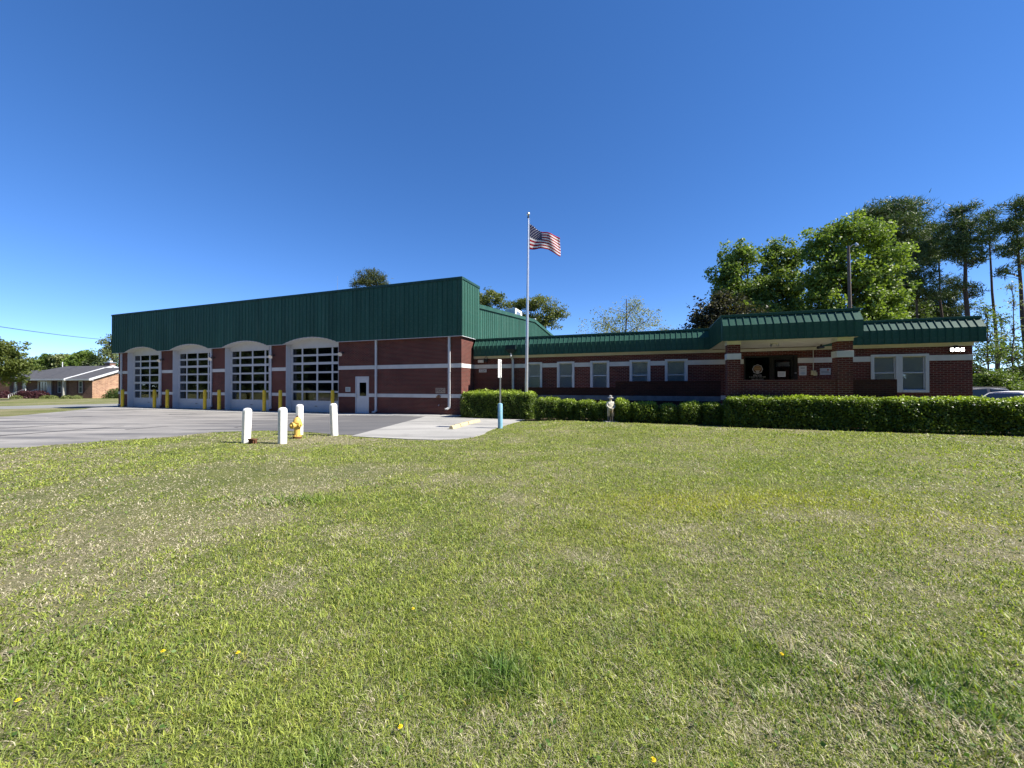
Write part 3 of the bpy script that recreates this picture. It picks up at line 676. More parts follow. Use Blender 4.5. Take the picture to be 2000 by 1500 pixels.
# conductor head and downspout on the wing
m = MB(); A = [(2.10, 0.98), (2.68, 0.98), (2.68, 1.17), (2.10, 1.17)]; B = [(2.27, 1.06), (2.51, 1.06), (2.51, 1.17), (2.27, 1.17)]
z2, z1_, z0_ = 3.74, 3.52, 3.33
L2 = [(x, y, z2) for x, y in A]; L1 = [(x, y, z1_) for x, y in A]; L0 = [(x, y, z0_) for x, y in B]
m.face(L2); m.face(L0[::-1])
for P0, P1 in ((L2, L1), (L1, L0)):
    for i in range(4): m.face([P0[i], P0[(i + 1) % 4], P1[(i + 1) % 4], P1[i]])
part(m, 'conductor_head', plain('black_green_metal', (0.008, 0.022, 0.024), 0.5, 0.3), fix=True)
ds = part(MB().tube([(2.39, 1.11, 3.35), (2.39, 1.11, 3.18), (2.40, 1.36, 2.98), (2.40, 1.40, 0.3)], 0.065, 4), 'downspout', M['white'])
# fire department connection, small fittings
part(MB().lathe([(0.0, 0), (0.10, 0), (0.10, 0.03), (0.06, 0.05), (0.05, 0.12), (0.0, 0.12)], 16, (-1.31, -0.13, 1.0), axis='y').lathe([(0.0, 0), (0.045, 0), (0.045, 0.09), (0.0, 0.09)], 12, (-1.39, -0.19, 0.97), axis='y').lathe([(0.0, 0), (0.045, 0), (0.045, 0.09), (0.0, 0.09)], 12, (-1.25, -0.19, 0.97), axis='y'), 'hose_connection', plain('tarnished_brass', (0.20, 0.12, 0.08), 0.4, 0.5, 0.6, var=0.3), fix=True, smooth=True)
part(MB().tube([(-1.34, 0.02, 0.54), (-1.34, -0.08, 0.54), (-1.34, -0.10, 0.50)], 0.022, 8), 'drain_spout', M['galv'])
part(MB().box(15.905, 15.925, TW - 0.022, TW - 0.002, 2.2, 3.09), 'conduit', M['soffit'])
part(MB().box(15.83, 16.0, TW - 0.07, TW - 0.002, 2.03, 2.22).box(15.90, 16.03, TW - 0.1, TW - 0.07, 2.0, 2.14), 'outlet_box', plain('yellowed_plastic', (0.55, 0.48, 0.25), 0.5), bevel=0.006)

# things hung on the building
def wall_thing(name, label, cat, s, t, z, group=None):
    x, y = ST(s, t); return thing(name, label, cat, (x, y, z), -ANG, group)
q = wall_thing('address_sign', 'small white house number plate on brick under the dark wall lamp', 'sign', 0.57, TW, 2.42)
MB().box(-0.23, 0.23, -0.012, -0.002, -0.085, 0.085).build('plate', M['white'], q, bevel=0.003)
link('lettering', text_mesh('1224', 0.17), M['black'], q, (0, -0.0135, 0.0))
q = wall_thing('hose_connection_sign', 'tan plate reading FDC above the brass hose connection', 'sign', -1.27, 0, 1.315)
tan = plain('tan_plate', (0.36, 0.28, 0.22), 0.7, 0.3, var=0.06)
MB().box(-0.30, 0.30, -0.012, -0.002, -0.145, 0.145).build('plate', tan, q, bevel=0.003)
link('lettering', text_mesh('FDC', 0.27), plain('faded_ink', (0.10, 0.06, 0.05), 0.8), q, (0, -0.014, 0.0))
q = wall_thing('door_notice', 'small pale notice on brick left of the white entry door', 'sign', -7.59, 0, 1.365)
MB().box(-0.185, 0.185, -0.012, -0.002, -0.14, 0.14).build('plate', plain('pale_sign', (0.50, 0.54, 0.52), 0.6), q, bevel=0.003)
for k in range(4): MB().box(-0.13, 0.13 - 0.03 * (k % 2), -0.0135, -0.0125, 0.06 - 0.045 * k, 0.085 - 0.045 * k).build('lettering', plain('grey_ink', (0.18, 0.26, 0.26), 0.8), q)
q = wall_thing('white_notice', 'white framed notice beside the black glass entrance', 'sign', 15.545, TW, 2.22)
MB().box(-0.135, 0.135, -0.012, -0.002, -0.20, 0.20).build('plate', M['white'], q, bevel=0.003)
gi = plain('notice_ink', (0.20, 0.22, 0.24), 0.8)
MB().box(-0.08, 0.07, -0.0135, -0.0125, 0.09, 0.13).build('lettering', gi, q); MB().box(-0.09, 0.09, -0.0135, -0.0125, -0.02, -0.005).build('lettering', gi, q)
MB().face(disc(0, -0.11, 0.09, 0.06, -0.0135)).build('emblem', plain('pale_blue_ink', (0.35, 0.42, 0.48), 0.8), q)
q = wall_thing('silver_plaque', 'silver grey plaque with a red mark beside the brick porch column', 'sign', 16.335, TW, 2.17)
MB().box(-0.185, 0.185, -0.012, -0.002, -0.14, 0.14).build('plate', plain('silver_plate', (0.45, 0.47, 0.50), 0.4, 0.5, 0.2), q, bevel=0.003)
MB().face(disc(0.09, 0.07, 0.035, 0.035, -0.0135)).build('emblem', plain('red_ink', (0.35, 0.04, 0.03), 0.7), q)
MB().box(-0.14, 0.12, -0.0135, -0.0125, -0.02, 0.005).build('lettering', gi, q); MB().box(-0.14, 0.15, -0.0135, -0.0125, -0.06, -0.04).build('lettering', gi, q)
q = wall_thing('paper_notice', 'white sheet of paper taped to the glass entrance door', 'paper', 14.80, TW + 0.07, 2.08)
MB().box(-0.145, 0.145, -0.004, -0.001, -0.115, 0.115).build('sheet', M['white'], q)
for k in range(3): MB().box(-0.10, 0.10, -0.0052, -0.0042, 0.04 - 0.05 * k, 0.055 - 0.05 * k).build('lettering', gi, q)
def bay_lamp(s, label):
    q = wall_thing('bay_lamp', label, 'wall lamp', s, 0, 3.52, 'lamps between the bay doors')
    MB().lathe([(0, 0), (0.06, 0), (0.06, 0.03), (0, 0.03)], 12, (0, -0.034, 0.05), axis='y').build('mount', M['dark'], q, fix=True)
    MB().tube([(0, -0.03, 0.05), (0, -0.16, 0.10), (0.02, -0.24, 0.05)], 0.018, 8).build('arm', M['dark'], q)
    a = Vector((0.02, -0.22, 0.03)); d = Vector((0.35, -0.75, -0.55)).normalized()
    MB().tube([a - d * 0.06, a, a + d * 0.12, a + d * 0.20], [0.03, 0.06, 0.085, 0.13], 14).build('lamp_head', M['galv'], q, smooth=True)
    MB().tube([a + d * 0.185, a + d * 0.196], 0.105, 14).build('lens', M['white'], q)
bay_lamp(-7.95, 'angled floodlight on the brick between fourth bay door and white entry door')
bay_lamp(-13.65, 'angled floodlight on the pier between third and fourth bay doors from the street end')
bay_lamp(-19.45, 'angled floodlight on the pier between second and third bay doors from the street end')
bay_lamp(-25.15, 'angled floodlight on the pier between first and second bay doors from the street end')
# twin floodlight at the inside corner
q = wall_thing('corner_floodlight', 'unlit pale and dark twin floodlight under the eave near the number plate', 'wall lamp', 0.72, TW, 3.0)
MB().box(-0.06, 0.02, -0.06, 0, 0.0, 0.10).build('mount', M['dark'], q)
MB().box(-0.38, -0.05, -0.16, -0.06, -0.13, 0.03).build('lamp_head', plain('old_white_lamp', (0.55, 0.53, 0.46), 0.5), q, bevel=0.012)
MB().lathe([(0, 0), (0.075, 0), (0.09, 0.06), (0.09, 0.10), (0, 0.10)], 14, (0.10, -0.17, -0.02), axis='y').build('sensor_head', M['dark'], q, fix=True, smooth=True)
MB().tube([(0.02, -0.07, 0.05), (0.04, -0.1, 0.17), (0.10, -0.1, 0.21), (0.16, -0.1, 0.17), (0.18, -0.08, 0.03)], 0.012, 6).build('cable', M['dark'], q)
# lit triple floodlight
em = NT('lit_led'); em.b.inputs['Emission Color'].default_value = (1, 0.97, 0.93, 1); em.b.inputs['Emission Strength'].default_value = 7.0; em.color((0.8, 0.8, 0.8))
q = wall_thing('lit_floodlight', 'lit triple white floodlight on brick near the end of the wing', 'wall lamp', 20.42, TW, 2.95)
MB().box(-0.05, 0.05, -0.06, 0, 0.06, 0.16).build('mount', M['dark'], q)
for k in (-1, 0, 1):
    h = MB().box(k * 0.15 - 0.068, k * 0.15 + 0.068, -0.13, -0.06, -0.09, 0.08).build('lamp_head', M['dark'], q, bevel=0.008)
    MB().box(k * 0.15 - 0.045, k * 0.15 + 0.045, -0.138, -0.1305, -0.066, 0.056).build('lens', em.mat, h)
q = wall_thing('security_camera', 'small dark security camera under the porch ceiling', 'camera', 15.9, 0.6, 3.13)
MB().box(-0.03, 0.03, -0.03, 0.03, 0.04, 0.105).build('mount', M['dark'], q)
MB().tube([(0.10, 0.05, 0.0), (-0.14, -0.10, -0.03)], [0.05, 0.055], 12).build('body', M['dark'], q)
q = wall_thing('porch_light', 'old round ceiling light fitting above the porch entrance', 'ceiling lamp', 14.0, -0.55, 3.236)
MB().lathe([(0, 0), (0.13, 0), (0.13, -0.03), (0.06, -0.05), (0, -0.05)][::-1], 16).build('base', M['soffit'], q, fix=True)
MB().tube([(-0.05, 0, -0.04), (-0.13, -0.05, -0.10)], [0.025, 0.045], 10).tube([(0.05, 0, -0.04), (0.13, -0.05, -0.10)], [0.025, 0.045], 10).build('lamp_head', M['galv'], q)

# guard walls of ramp and porch
shaded_band = plain('shaded_stone_band', (0.16, 0.17, 0.19), 0.7, 0.3, var=0.3, scale=2.5, bump=0.2, dirt=(0.30, 0.31, 0.32), dirt_amt=0.5)  # stone band darkened: hedge shade and some dirt put into the colour
def guard(name, label, boxes, mat, cap=None, bandz=True):
    q = thing(name, label, 'wall', (C0.x, C0.y, 0), -ANG)
    for (a, b, t0, t1, z0, z1) in boxes:
        MB().box(a, b, t0, t1, z0, z1 - 0.075).build('wall', mat, q)
        if abs(b - a) > abs(t1 - t0):
            n = int(round(abs(b - a) / 0.075)); w_ = (b - a) / n
            msh = MB().box(0.004, w_ - 0.004, t0 - 0.006, t1 + 0.006, z1 - 0.073, z1).mesh('brick'); msh.materials.append(mat)
            for i in range(n): link('brick', msh, None, q, (a + w_ * i, 0, 0.0015 * ((i * 7) % 3)))
            MB().box(a, b, t0 + 0.004, t1 - 0.004, z1 - 0.075, z1 - 0.008).build('mortar', mat, q)
        else: MB().box(a, b, t0, t1, z1 - 0.074, z1).build('cap', mat, q)
        if bandz and abs(b - a) > abs(t1 - t0): MB().box(a + 0.001, b - 0.001, t0 - 0.015, t0 + 0.05, 0.93, 1.135).build('stone_band', shaded_band if mat is M['brick_dark'] else M['band'], q)
    return q
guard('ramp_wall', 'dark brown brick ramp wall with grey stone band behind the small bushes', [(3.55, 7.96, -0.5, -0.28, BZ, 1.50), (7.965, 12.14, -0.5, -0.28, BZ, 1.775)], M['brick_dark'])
guard('porch_wall', 'low brick wall between the porch columns with a rowlock cap', [(12.585, 15.495, -1.90, -1.68, BZ, 1.79)], M['brick'])
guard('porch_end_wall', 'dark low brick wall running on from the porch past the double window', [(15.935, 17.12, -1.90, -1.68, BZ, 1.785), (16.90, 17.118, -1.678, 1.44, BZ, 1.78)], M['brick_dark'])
rs = thing('wheelchair_ramp', 'concrete ramp behind the dark ramp wall', 'ramp', (C0.x, C0.y, 0), -ANG)
MB().face([(3.55, -0.27, 0.05), (12.15, -0.27, 0.74), (12.15, 1.45, 0.74), (3.55, 1.45, 0.05)]).face([(3.55, -0.27, BZ), (12.15, -0.27, BZ), (12.15, -0.27, 0.74), (3.55, -0.27, 0.05)]).build('slab', M['concrete'], rs)

# roof equipment
x, y = ST(-1.3, 11.9); q = thing('rooftop_unit', 'pale box shaped air conditioner on the green hall roof', 'air conditioner', (x, y, roofz(11.9) + 0.09), -ANG)
acw = plain('unit_white', (0.72, 0.71, 0.66), 0.5)
MB().box(-0.40, 0.40, -0.85, 0.85, 0.06, 0.80).build('casing', acw, q, bevel=0.015)
for k in range(9): MB().box(-0.33, 0.33, -0.862, -0.851, 0.16 + 0.055 * k, 0.185 + 0.055 * k).build('louver', M['galv'], q)
MB().box(0.401, 0.412, -0.6, 0.4, 0.2, 0.6).build('grille', M['galv'], q)
MB().box(-0.45, 0.45, -0.9, 0.9, -0.15, 0.06).build('curb', M['green'], q)
x, y = ST(5.9, 5.0); q = thing('roof_vent', 'small dark vent hood on the flat wing roof', 'vent', (x, y, 4.0), -ANG)
MB().box(-0.18, 0.18, -0.18, 0.18, 0, 0.40).build('shaft', M['dark'], q); MB().box(-0.30, 0.30, -0.30, 0.30, 0.40, 0.50).build('hood', M['dark'], q, bevel=0.02)
x, y = ST(-9.4, 1.0); q = thing('roof_antenna', 'thin whip antenna above the green fascia', 'antenna', (x, y, ZF1 - 0.01), -ANG)
MB().tube([(0, 0, 0), (0, 0, 0.15)], 0.03, 8).build('base', M['galv'], q); MB().tube([(0, 0, 0.15), (0.01, 0, 1.3)], [0.012, 0.006], 6).build('whip', M['galv'], q)

# ------------------------------------------------------------------ yard furniture
spots = [(-29.05, 'yellow pipe bollard at the street end, first of the row'), (-25.05, 'yellow pipe bollard, second from the street end'), (-23.55, 'yellow pipe bollard, third from the street end'), (-19.45, 'yellow pipe bollard, fourth from the street end'),
         (-18.0, 'yellow pipe bollard, fifth from the street end'), (-13.75, 'yellow pipe bollard, sixth from the street end'), (-12.35, 'yellow pipe bollard, seventh from the street end'), (-8.15, 'yellow pipe bollard by the brick wall, last before the entry door')]
pm = MB().lathe([(0.100, -0.3), (0.100, 1.30), (0.094, 1.345), (0.075, 1.38), (0.04, 1.40), (0.0, 1.405)], 20).mesh('post'); pm.materials.append(M['yellow']); pm.shade_smooth(); pm.set_sharp_from_angle(angle=R(50))
cm = MB().lathe([(0.101, 0.0), (0.13, 0.0), (0.13, 0.03), (0.101, 0.05)], 20).mesh('collar'); cm.materials.append(M['concrete'])
for s, lab in spots:
    x, y = ST(s, -0.62); q = thing('pipe_bollard', lab, 'bollard', (x, y, g1(x, y) + 0.02), 0.0, 'yellow bollards guarding the bay doors')
    link('post', pm, None, q); link('collar', cm, None, q)
# white ribbed posts round the hydrant
def ribbed_post(h):
    m = MB(); n = 32; prof = [(0.100, -0.3), (0.100, 0.02), (0.102, h - 0.10), (0.094, h - 0.05), (0.070, h - 0.018), (0.035, h - 0.003), (0.0, h)]
    base = len(m.v)
    for r, z in prof:
        for k in range(n):
            a = 2 * math.pi * k / n; rr = r * (1 + (0.075 * (0.5 + 0.5 * math.cos(8 * a)) ** 3 if z < h - 0.06 else 0.02))
            sq = 1.0 / max(abs(math.cos(a + 0.35)), abs(math.sin(a + 0.35))) ** 0.35
            m.v.append((rr * sq * math.cos(a), rr * sq * math.sin(a), z))
    for i in range(len(prof) - 1):
        for k in range(n):
            a0 = base + i * n + k; a1 = base + i * n + (k + 1) % n; m.f.append((a0, a1, a1 + n, a0 + n)); m.m.append(0)
    return m
for px, py, h, tilt, lab in ((481, 865.5, 0.985, 2.0, 'white ribbed guard post next to the rusty valve box'), (552, 868, 1.0, 0.3, 'white ribbed guard post on grass right of the rusty valve box'),
                        (585, 850, 1.0, 0.4, 'white ribbed guard post directly behind the yellow hydrant'), (653.5, 852.5, 1.03, -2.4, 'leaning white ribbed guard post at the asphalt edge by the concrete pad')):
    x, y = GP(px, py, -0.05); q = thing('guard_post', lab, 'bollard', (x, y, g1(x, y)), random.uniform(0, 0.3), 'white posts round the hydrant'); q.rotation_euler[1] = R(tilt)
    ribbed_post(h).build('sleeve', M['white_post'], q, smooth=True)
# hydrant
x, y = GP(581, 857.5, -0.05); hy = thing('fire_hydrant', 'yellow fire hydrant with rusty base among the white posts', 'hydrant', (x, y, g1(x, y)), R(-25))
MB().lathe([(0.0, -0.1), (0.115, -0.1), (0.125, 0.01), (0.125, 0.05), (0.10, 0.06)], 18).build('base_flange', M['rust'], hy, fix=True)
MB().lathe([(0.0, 0.055), (0.13, 0.06), (0.13, 0.085), (0.088, 0.095), (0.085, 0.30), (0.095, 0.36), (0.105, 0.40), (0.105, 0.46), (0.125, 0.47), (0.125, 0.495), (0.0, 0.5)], 20).build('barrel', M['hydrant'], hy, fix=True, smooth=True)
MB().lathe([(0.0, 0.495), (0.118, 0.496), (0.115, 0.53), (0.095, 0.59), (0.06, 0.63), (0.03, 0.645), (0.0, 0.645)], 20).build('bonnet', M['hydrant'], hy, fix=True, smooth=True)
MB().lathe([(0.0, 0.64), (0.03, 0.64), (0.024, 0.69), (0.0, 0.69)], 5).build('operating_nut', M['rust'], hy, fix=True)
MB().lathe([(0, 0), (0.055, 0), (0.055, 0.06), (0.07, 0.065), (0.07, 0.095), (0.028, 0.10), (0.028, 0.125), (0, 0.125)], 16, (0.06, 0, 0.42), axis='x').build('hose_nozzle', M['hydrant'], hy, fix=True, smooth=True)
MB().lathe([(0, 0), (0.055, 0), (0.055, -0.06), (0.07, -0.065), (0.07, -0.095), (0.028, -0.10), (0.028, -0.125), (0, -0.125)], 16, (-0.06, 0, 0.42), axis='x').build('hose_nozzle', M['hydrant'], hy, fix=True, smooth=True)
MB().lathe([(0, 0), (0.075, 0), (0.075, -0.08), (0.098, -0.09), (0.098, -0.13), (0.03, -0.14), (0.03, -0.17), (0, -0.17)], 16, (0, -0.06, 0.40), axis='y').build('pumper_nozzle', M['hydrant'], hy, fix=True, smooth=True)
for k in range(8):
    a = k * math.pi / 4; MB().lathe([(0, 0.05), (0.014, 0.05), (0.014, 0.10), (0, 0.10)], 6, (0.112 * math.cos(a), 0.112 * math.sin(a), 0)).build('bolt', M['rust'], hy, fix=True)
x, y = GP(494, 867, -0.05); vb = thing('valve_box', 'small rusty iron valve box in the grass beside a white post', 'valve box', (x, y, g1(x, y)), R(-20))
MB().box(-0.095, 0.095, -0.06, 0.06, -0.1, 0.10).build('casing', M['rust'], vb, bevel=0.012); MB().box(-0.11, 0.115, -0.07, 0.07, 0.10, 0.135).build('lid', M['rust'], vb, bevel=0.01); MB().box(0.09, 0.13, -0.03, 0.03, 0.02, 0.10).build('lug', M['rust'], vb)
# wheel stops
def wheel_stop(p0, p1, label):
    a, b = Vector(p0), Vector(p1); L = (b - a).length; ang = math.atan2(b.y - a.y, b.x - a.x)
    q = thing('wheel_stop', label, 'wheel stop', (a.x, a.y, g1(a.x, a.y) + 0.02), ang)
    m = MB(); pr = [(-0.085, 0), (0.085, 0), (0.075, 0.05), (0.045, 0.125), (-0.045, 0.125), (-0.075, 0.05)]
    A = [(0.0, y, z) for y, z in pr]; B = [(L, y, z) for y, z in pr]; m.face(A[::-1]); m.face(B)
    for i in range(6): m.face([A[i], A[(i + 1) % 6], B[(i + 1) % 6], B[i]])
    m.build('block', M['stop'], q, bevel=0.012)
    for f in (0.2, 0.8): MB().lathe([(0, 0.125), (0.022, 0.125), (0.022, 0.131), (0, 0.131)], 10, (L * f, 0, 0)).build('anchor_pin', M['rust'], q, fix=True)
wheel_stop(GP(881, 839.5), GP(912, 830.2), 'faded yellow concrete wheel stop nearer the lawn on the parking pad')
wheel_stop(GP(913, 829.8), GP(935, 824.8), 'faded yellow concrete wheel stop nearer the hedge on the parking pad')
# parking sign
x, y = GP(977, 837.3); ps = thing('parking_sign', 'white sign seen nearly edge on, post set in a faded blue pipe', 'sign', (x, y, g1(x, y)), 0)
MB().lathe([(0.0, -0.2), (0.088, -0.2), (0.088, 0.88), (0.075, 0.905), (0.04, 0.92), (0, 0.922)], 18).build('pipe_base', M['blue_post'], ps, smooth=True, fix=True)
MB().box(-0.028, -0.018, -0.02, 0.02, 0.9, 2.46).box(0.018, 0.028, -0.02, 0.02, 0.9, 2.46).box(-0.018, 0.018, 0.014, 0.02, 0.9, 2.46).build('channel_post', M['galv'], ps, rotz=R(63))
MB().box(-0.155, 0.155, -0.004, 0.0, 1.86, 2.52).build('sign_plate', M['white_post'], ps, loc=(-0.015, -0.035, 0), rotz=R(68), bevel=0.0015)
# flagpole and flag
FX, FY = 27.5 / F_PX * 18.6, 18.6
fp = thing('flagpole', 'tall silver flagpole with ball top rising from the clipped hedge', 'flagpole', (FX, FY, g1(FX, FY)))
LEAN = 0.11; PH = 9.72
def pole_at(z): return (LEAN * z / PH, 0, z)
MB().tube([pole_at(0), pole_at(4), pole_at(PH)], [0.078, 0.068, 0.040], 16).build('pole', M['alu'], fp, smooth=True)
MB().lathe([(0, 0), (0.16, 0), (0.16, 0.03), (0.10, 0.10), (0.08, 0.14), (0, 0.14)], 18).build('base_collar', M['alu'], fp, fix=True)
b = bmesh.new(); bmesh.ops.create_uvsphere(b, u_segments=16, v_segments=10, radius=0.085); bm_ = bpy.data.meshes.new('ball'); b.to_mesh(bm_); b.free()
link('ball', bm_, M['alu'], fp, (LEAN, 0, PH + 0.19), smooth=True)
MB().lathe([(0.0, 0), (0.05, 0), (0.05, 0.07), (0.025, 0.09), (0.025, 0.13), (0, 0.13)], 12, (LEAN, 0, PH - 0.02)).build('truck', M['dark'], fp, fix=True)
MB().tube([(0.085, -0.03, 1.2), (LEAN + 0.06, -0.03, PH)], 0.005, 5).build('halyard', M['white'], fp)
def flag_mat():
    m = NT('striped_flag'); uv = m.new('ShaderNodeUVMap'); sx = m.new('ShaderNodeSeparateXYZ'); m.l.new(uv.outputs[0], sx.inputs[0]); u_, v_ = sx.outputs[0], sx.outputs[1]
    st = m.math('MODULO', m.math('FLOOR', m.math('MULTIPLY', v_, 13.0)), 2.0)
    c = m.mix(st, (0.42, 0.018, 0.035), (0.82, 0.80, 0.78))
    can = m.math('MULTIPLY', m.math('LESS_THAN', u_, 0.4), m.math('GREATER_THAN', v_, 6 / 13))
    gx_ = m.math('MULTIPLY', u_, 6 / 0.4); gy_ = m.math('MULTIPLY', m.math('SUBTRACT', v_, 6 / 13), 9 / (7 / 13))
    row = m.math('FLOOR', gy_); sh = m.math('MULTIPLY', m.math('MODULO', row, 2.0), 0.5)
    fx = m.math('SUBTRACT', m.math('FRACT', m.math('ADD', gx_, sh)), 0.5); fy = m.math('SUBTRACT', m.math('FRACT', gy_), 0.5)
    r2 = m.math('ADD', m.math('MULTIPLY', m.math('MULTIPLY', fx, fx), 1.2), m.math('MULTIPLY', m.math('MULTIPLY', fy, fy), 1.0))
    cc = m.mix(m.math('LESS_THAN', r2, 0.045), (0.020, 0.022, 0.085), (0.75, 0.75, 0.78))
    col = m.mix(can, c, cc); m.color(col); m.set(0.75, 0.2)
    t = m.new('ShaderNodeBsdfTranslucent'); m.l.new(col, t.inputs[0]); x = m.new('ShaderNodeMixShader'); x.inputs[0].default_value = 0.35
    m.l.new(m.b.outputs[0], x.inputs[1]); m.l.new(t.outputs[0], x.inputs[2]); m.l.new(x.outputs[0], m.out.inputs[0]); return m.mat
nu, nv = 48, 28; V = []; Fc = []; UV = []
for j in range(nv + 1):
    for i in range(nu + 1):
        u_, v_ = i / nu, j / nv
        zt = -np.interp(u_, [0, 0.2, 0.43, 0.7, 1], [0, 0.20, 0.42, 0.56, 0.70]); zb = -np.interp(u_, [0, 0.3, 0.6, 0.8, 1], [1.24, 1.26, 1.28, 1.44, 1.60])
        zz = zb + (zt - zb) * v_
        ph = u_ * 7.2 + (1 - v_) * 1.6
        V.append((u_ * 1.50 + 0.02 * math.sin(v_ * 5) * u_, -0.12 * u_ + (0.05 + 0.11 * u_) * math.sin(ph) * min(1, u_ * 4) + 0.04 * math.sin(13 * u_ + 3 * v_) * u_, zz + 0.012 * math.sin(ph * 2)))
        UV.append((u_, v_))
for j in range(nv):
    for i in range(nu): a = j * (nu + 1) + i; Fc.append((a, a + 1, a + nu + 2, a + nu + 1))
fm = bpy.data.meshes.new('flag'); fm.from_pydata(V, [], Fc); uvl = fm.uv_layers.new(name='UVMap')
for lp in fm.loops: uvl.data[lp.index].uv = UV[lp.vertex_index]
fz = EYE + (HOR - 436) / F_PX * FY
fo = link('flag', fm, flag_mat(), None, (FX + LEAN * fz / PH + 0.055, FY, fz), smooth=True)
tag(fo, 'red white and blue stars and stripes flag flying from the flagpole', 'flag')
sm = fo.modifiers.new('thickness', 'SOLIDIFY'); sm.thickness = 0.003

# statue of a firefighter
def skin_body(verts, edges, radii, name, mat, parent, sub=2, root=0):
    me = bpy.data.meshes.new(name); me.from_pydata(verts, edges, []); o = bpy.data.objects.new(name, me); COL.objects.link(o)
    o.modifiers.new('skin', 'SKIN'); sv = me.skin_vertices[0].data
    for i, r in enumerate(radii): sv[i].radius = r if isinstance(r, tuple) else (r, r); sv[i].use_root = (i == root)
    s_ = o.modifiers.new('sub', 'SUBSURF'); s_.levels = sub; s_.render_levels = sub
    dg = bpy.context.evaluated_depsgraph_get(); dg.update(); m2 = bpy.data.meshes.new_from_object(o.evaluated_get(dg)); bpy.data.objects.remove(o)
    m2.materials.clear(); m2.name = name
    return link(name, m2, mat, parent, smooth=True)
x, y = GP(1192.5, 825, 0.10)
sz = g1(x, y); st = thing('firefighter_statue', 'small pale statue of a firefighter leaning on an axe before the bushes', 'statue', (x, y, sz), R(8))
MB().box(-0.26, 0.26, -0.17, 0.17, -0.05, 0.035).build('plinth', M['concrete'], st, bevel=0.01)
def statue_mat():
    m = NT('weathered_statue'); v = m.coord(); sx = m.new('ShaderNodeSeparateXYZ'); m.l.new(v, sx.inputs[0])
    c = m.ramp(m.math('DIVIDE', sx.outputs[2], 1.1), [(0.0, (0.13, 0.12, 0.11)), (0.20, (0.14, 0.13, 0.12)), (0.225, (0.50, 0.41, 0.29)), (0.47, (0.52, 0.44, 0.32)), (0.49, (0.58, 0.54, 0.45)), (0.80, (0.60, 0.57, 0.49)), (0.83, (0.56, 0.42, 0.33))])
    c = m.mix(1.0, c, m.ramp(m.noise(v, 18, 4), [(0.3, 0.7), (0.7, 1.15)]), 'MULTIPLY'); m.color(c); m.set(0.8, 0.2); m.bump(m.noise(v, 60, 3), 0.3, 0.004); return m.mat
sv = [(0, 0, 0.52), (0, 0, 0.62), (0, 0.005, 0.74), (0, 0.01, 0.81), (0, 0.0, 0.865), (0, -0.01, 0.92), (0, -0.01, 0.965),
      (-0.075, 0, 0.47), (-0.085, -0.01, 0.28), (-0.09, 0.01, 0.10), (-0.10, -0.07, 0.06),
      (0.075, 0, 0.47), (0.085, -0.01, 0.28), (0.09, 0.01, 0.10), (0.115, -0.07, 0.06),
      (-0.115, 0.01, 0.77), (-0.165, -0.01, 0.65), (-0.10, -0.10, 0.565), (-0.01, -0.135, 0.535),
      (0.115, 0.01, 0.77), (0.165, -0.01, 0.65), (0.11, -0.10, 0.565), (0.025, -0.135, 0.525)]
se = [(0,1),(1,2),(2,3),(3,4),(4,5),(5,6),(0,7),(7,8),(8,9),(9,10),(0,11),(11,12),(12,13),(13,14),(2,15),(15,16),(16,17),(17,18),(2,19),(19,20),(20,21),(21,22)]
sr = [(0.12, 0.09), (0.115, 0.085), (0.12, 0.085), (0.06, 0.055), (0.042, 0.042), (0.062, 0.07), (0.045, 0.05), 0.078, 0.066, 0.044, 0.034, 0.078, 0.066, 0.044, 0.034, 0.055, 0.045, 0.036, 0.028, 0.055, 0.045, 0.036, 0.028]
sm_ = statue_mat(); skin_body(sv, se, sr, 'body', sm_, st)
grey = plain('grey_stone_paint', (0.46, 0.45, 0.42), 0.8, var=0.2, scale=12)
MB().lathe([(0.0, 0.955), (0.12, 0.955), (0.125, 0.965), (0.07, 0.985), (0.062, 1.03), (0.035, 1.065), (0.0, 1.075)], 18, (0, 0.01, 0)).build('helmet', grey, st, fix=True, smooth=True)
MB().box(-0.03, 0.03, -0.085, -0.06, 0.985, 1.06).build('helmet_shield', grey, st, bevel=0.006)
MB().lathe([(0.0, 0.46), (0.135, 0.46), (0.128, 0.52), (0.12, 0.56), (0, 0.56)], 16).build('coat_skirt', sm_, st, fix=True, smooth=True)
MB().tube([(0.01, -0.15, 0.035), (0.008, -0.145, 0.56)], 0.014, 8).build('axe_handle', plain('pinkish_wood', (0.45, 0.33, 0.26), 0.8), st)
MB().tube([(-0.05, -0.12, 0.035), (-0.05, -0.12, 0.22)], 0.016, 8).build('hose_nozzle', plain('pinkish_wood2', (0.42, 0.30, 0.24), 0.8), st)
for sx_ in (-1, 1):                                    # hands closed over the top of the axe handle
    for k in range(4): MB().tube([(0.008 + sx_ * 0.028, -0.12, 0.55 - 0.016 * k), (0.008 + sx_ * 0.016, -0.163, 0.55 - 0.016 * k), (0.008 - sx_ * 0.006, -0.162, 0.548 - 0.016 * k)], 0.0085, 6).build('finger', sm_, st)
    MB().tube([(0.008 + sx_ * 0.026, -0.125, 0.556), (0.008 + sx_ * 0.006, -0.14, 0.572)], 0.009, 6).build('finger', sm_, st)
MB().lathe([(0, 0), (0.014, 0), (0.008, -0.02), (0, -0.022)], 8, (0, -0.078, 0.915), axis='y').build('nose', sm_, st, fix=True)
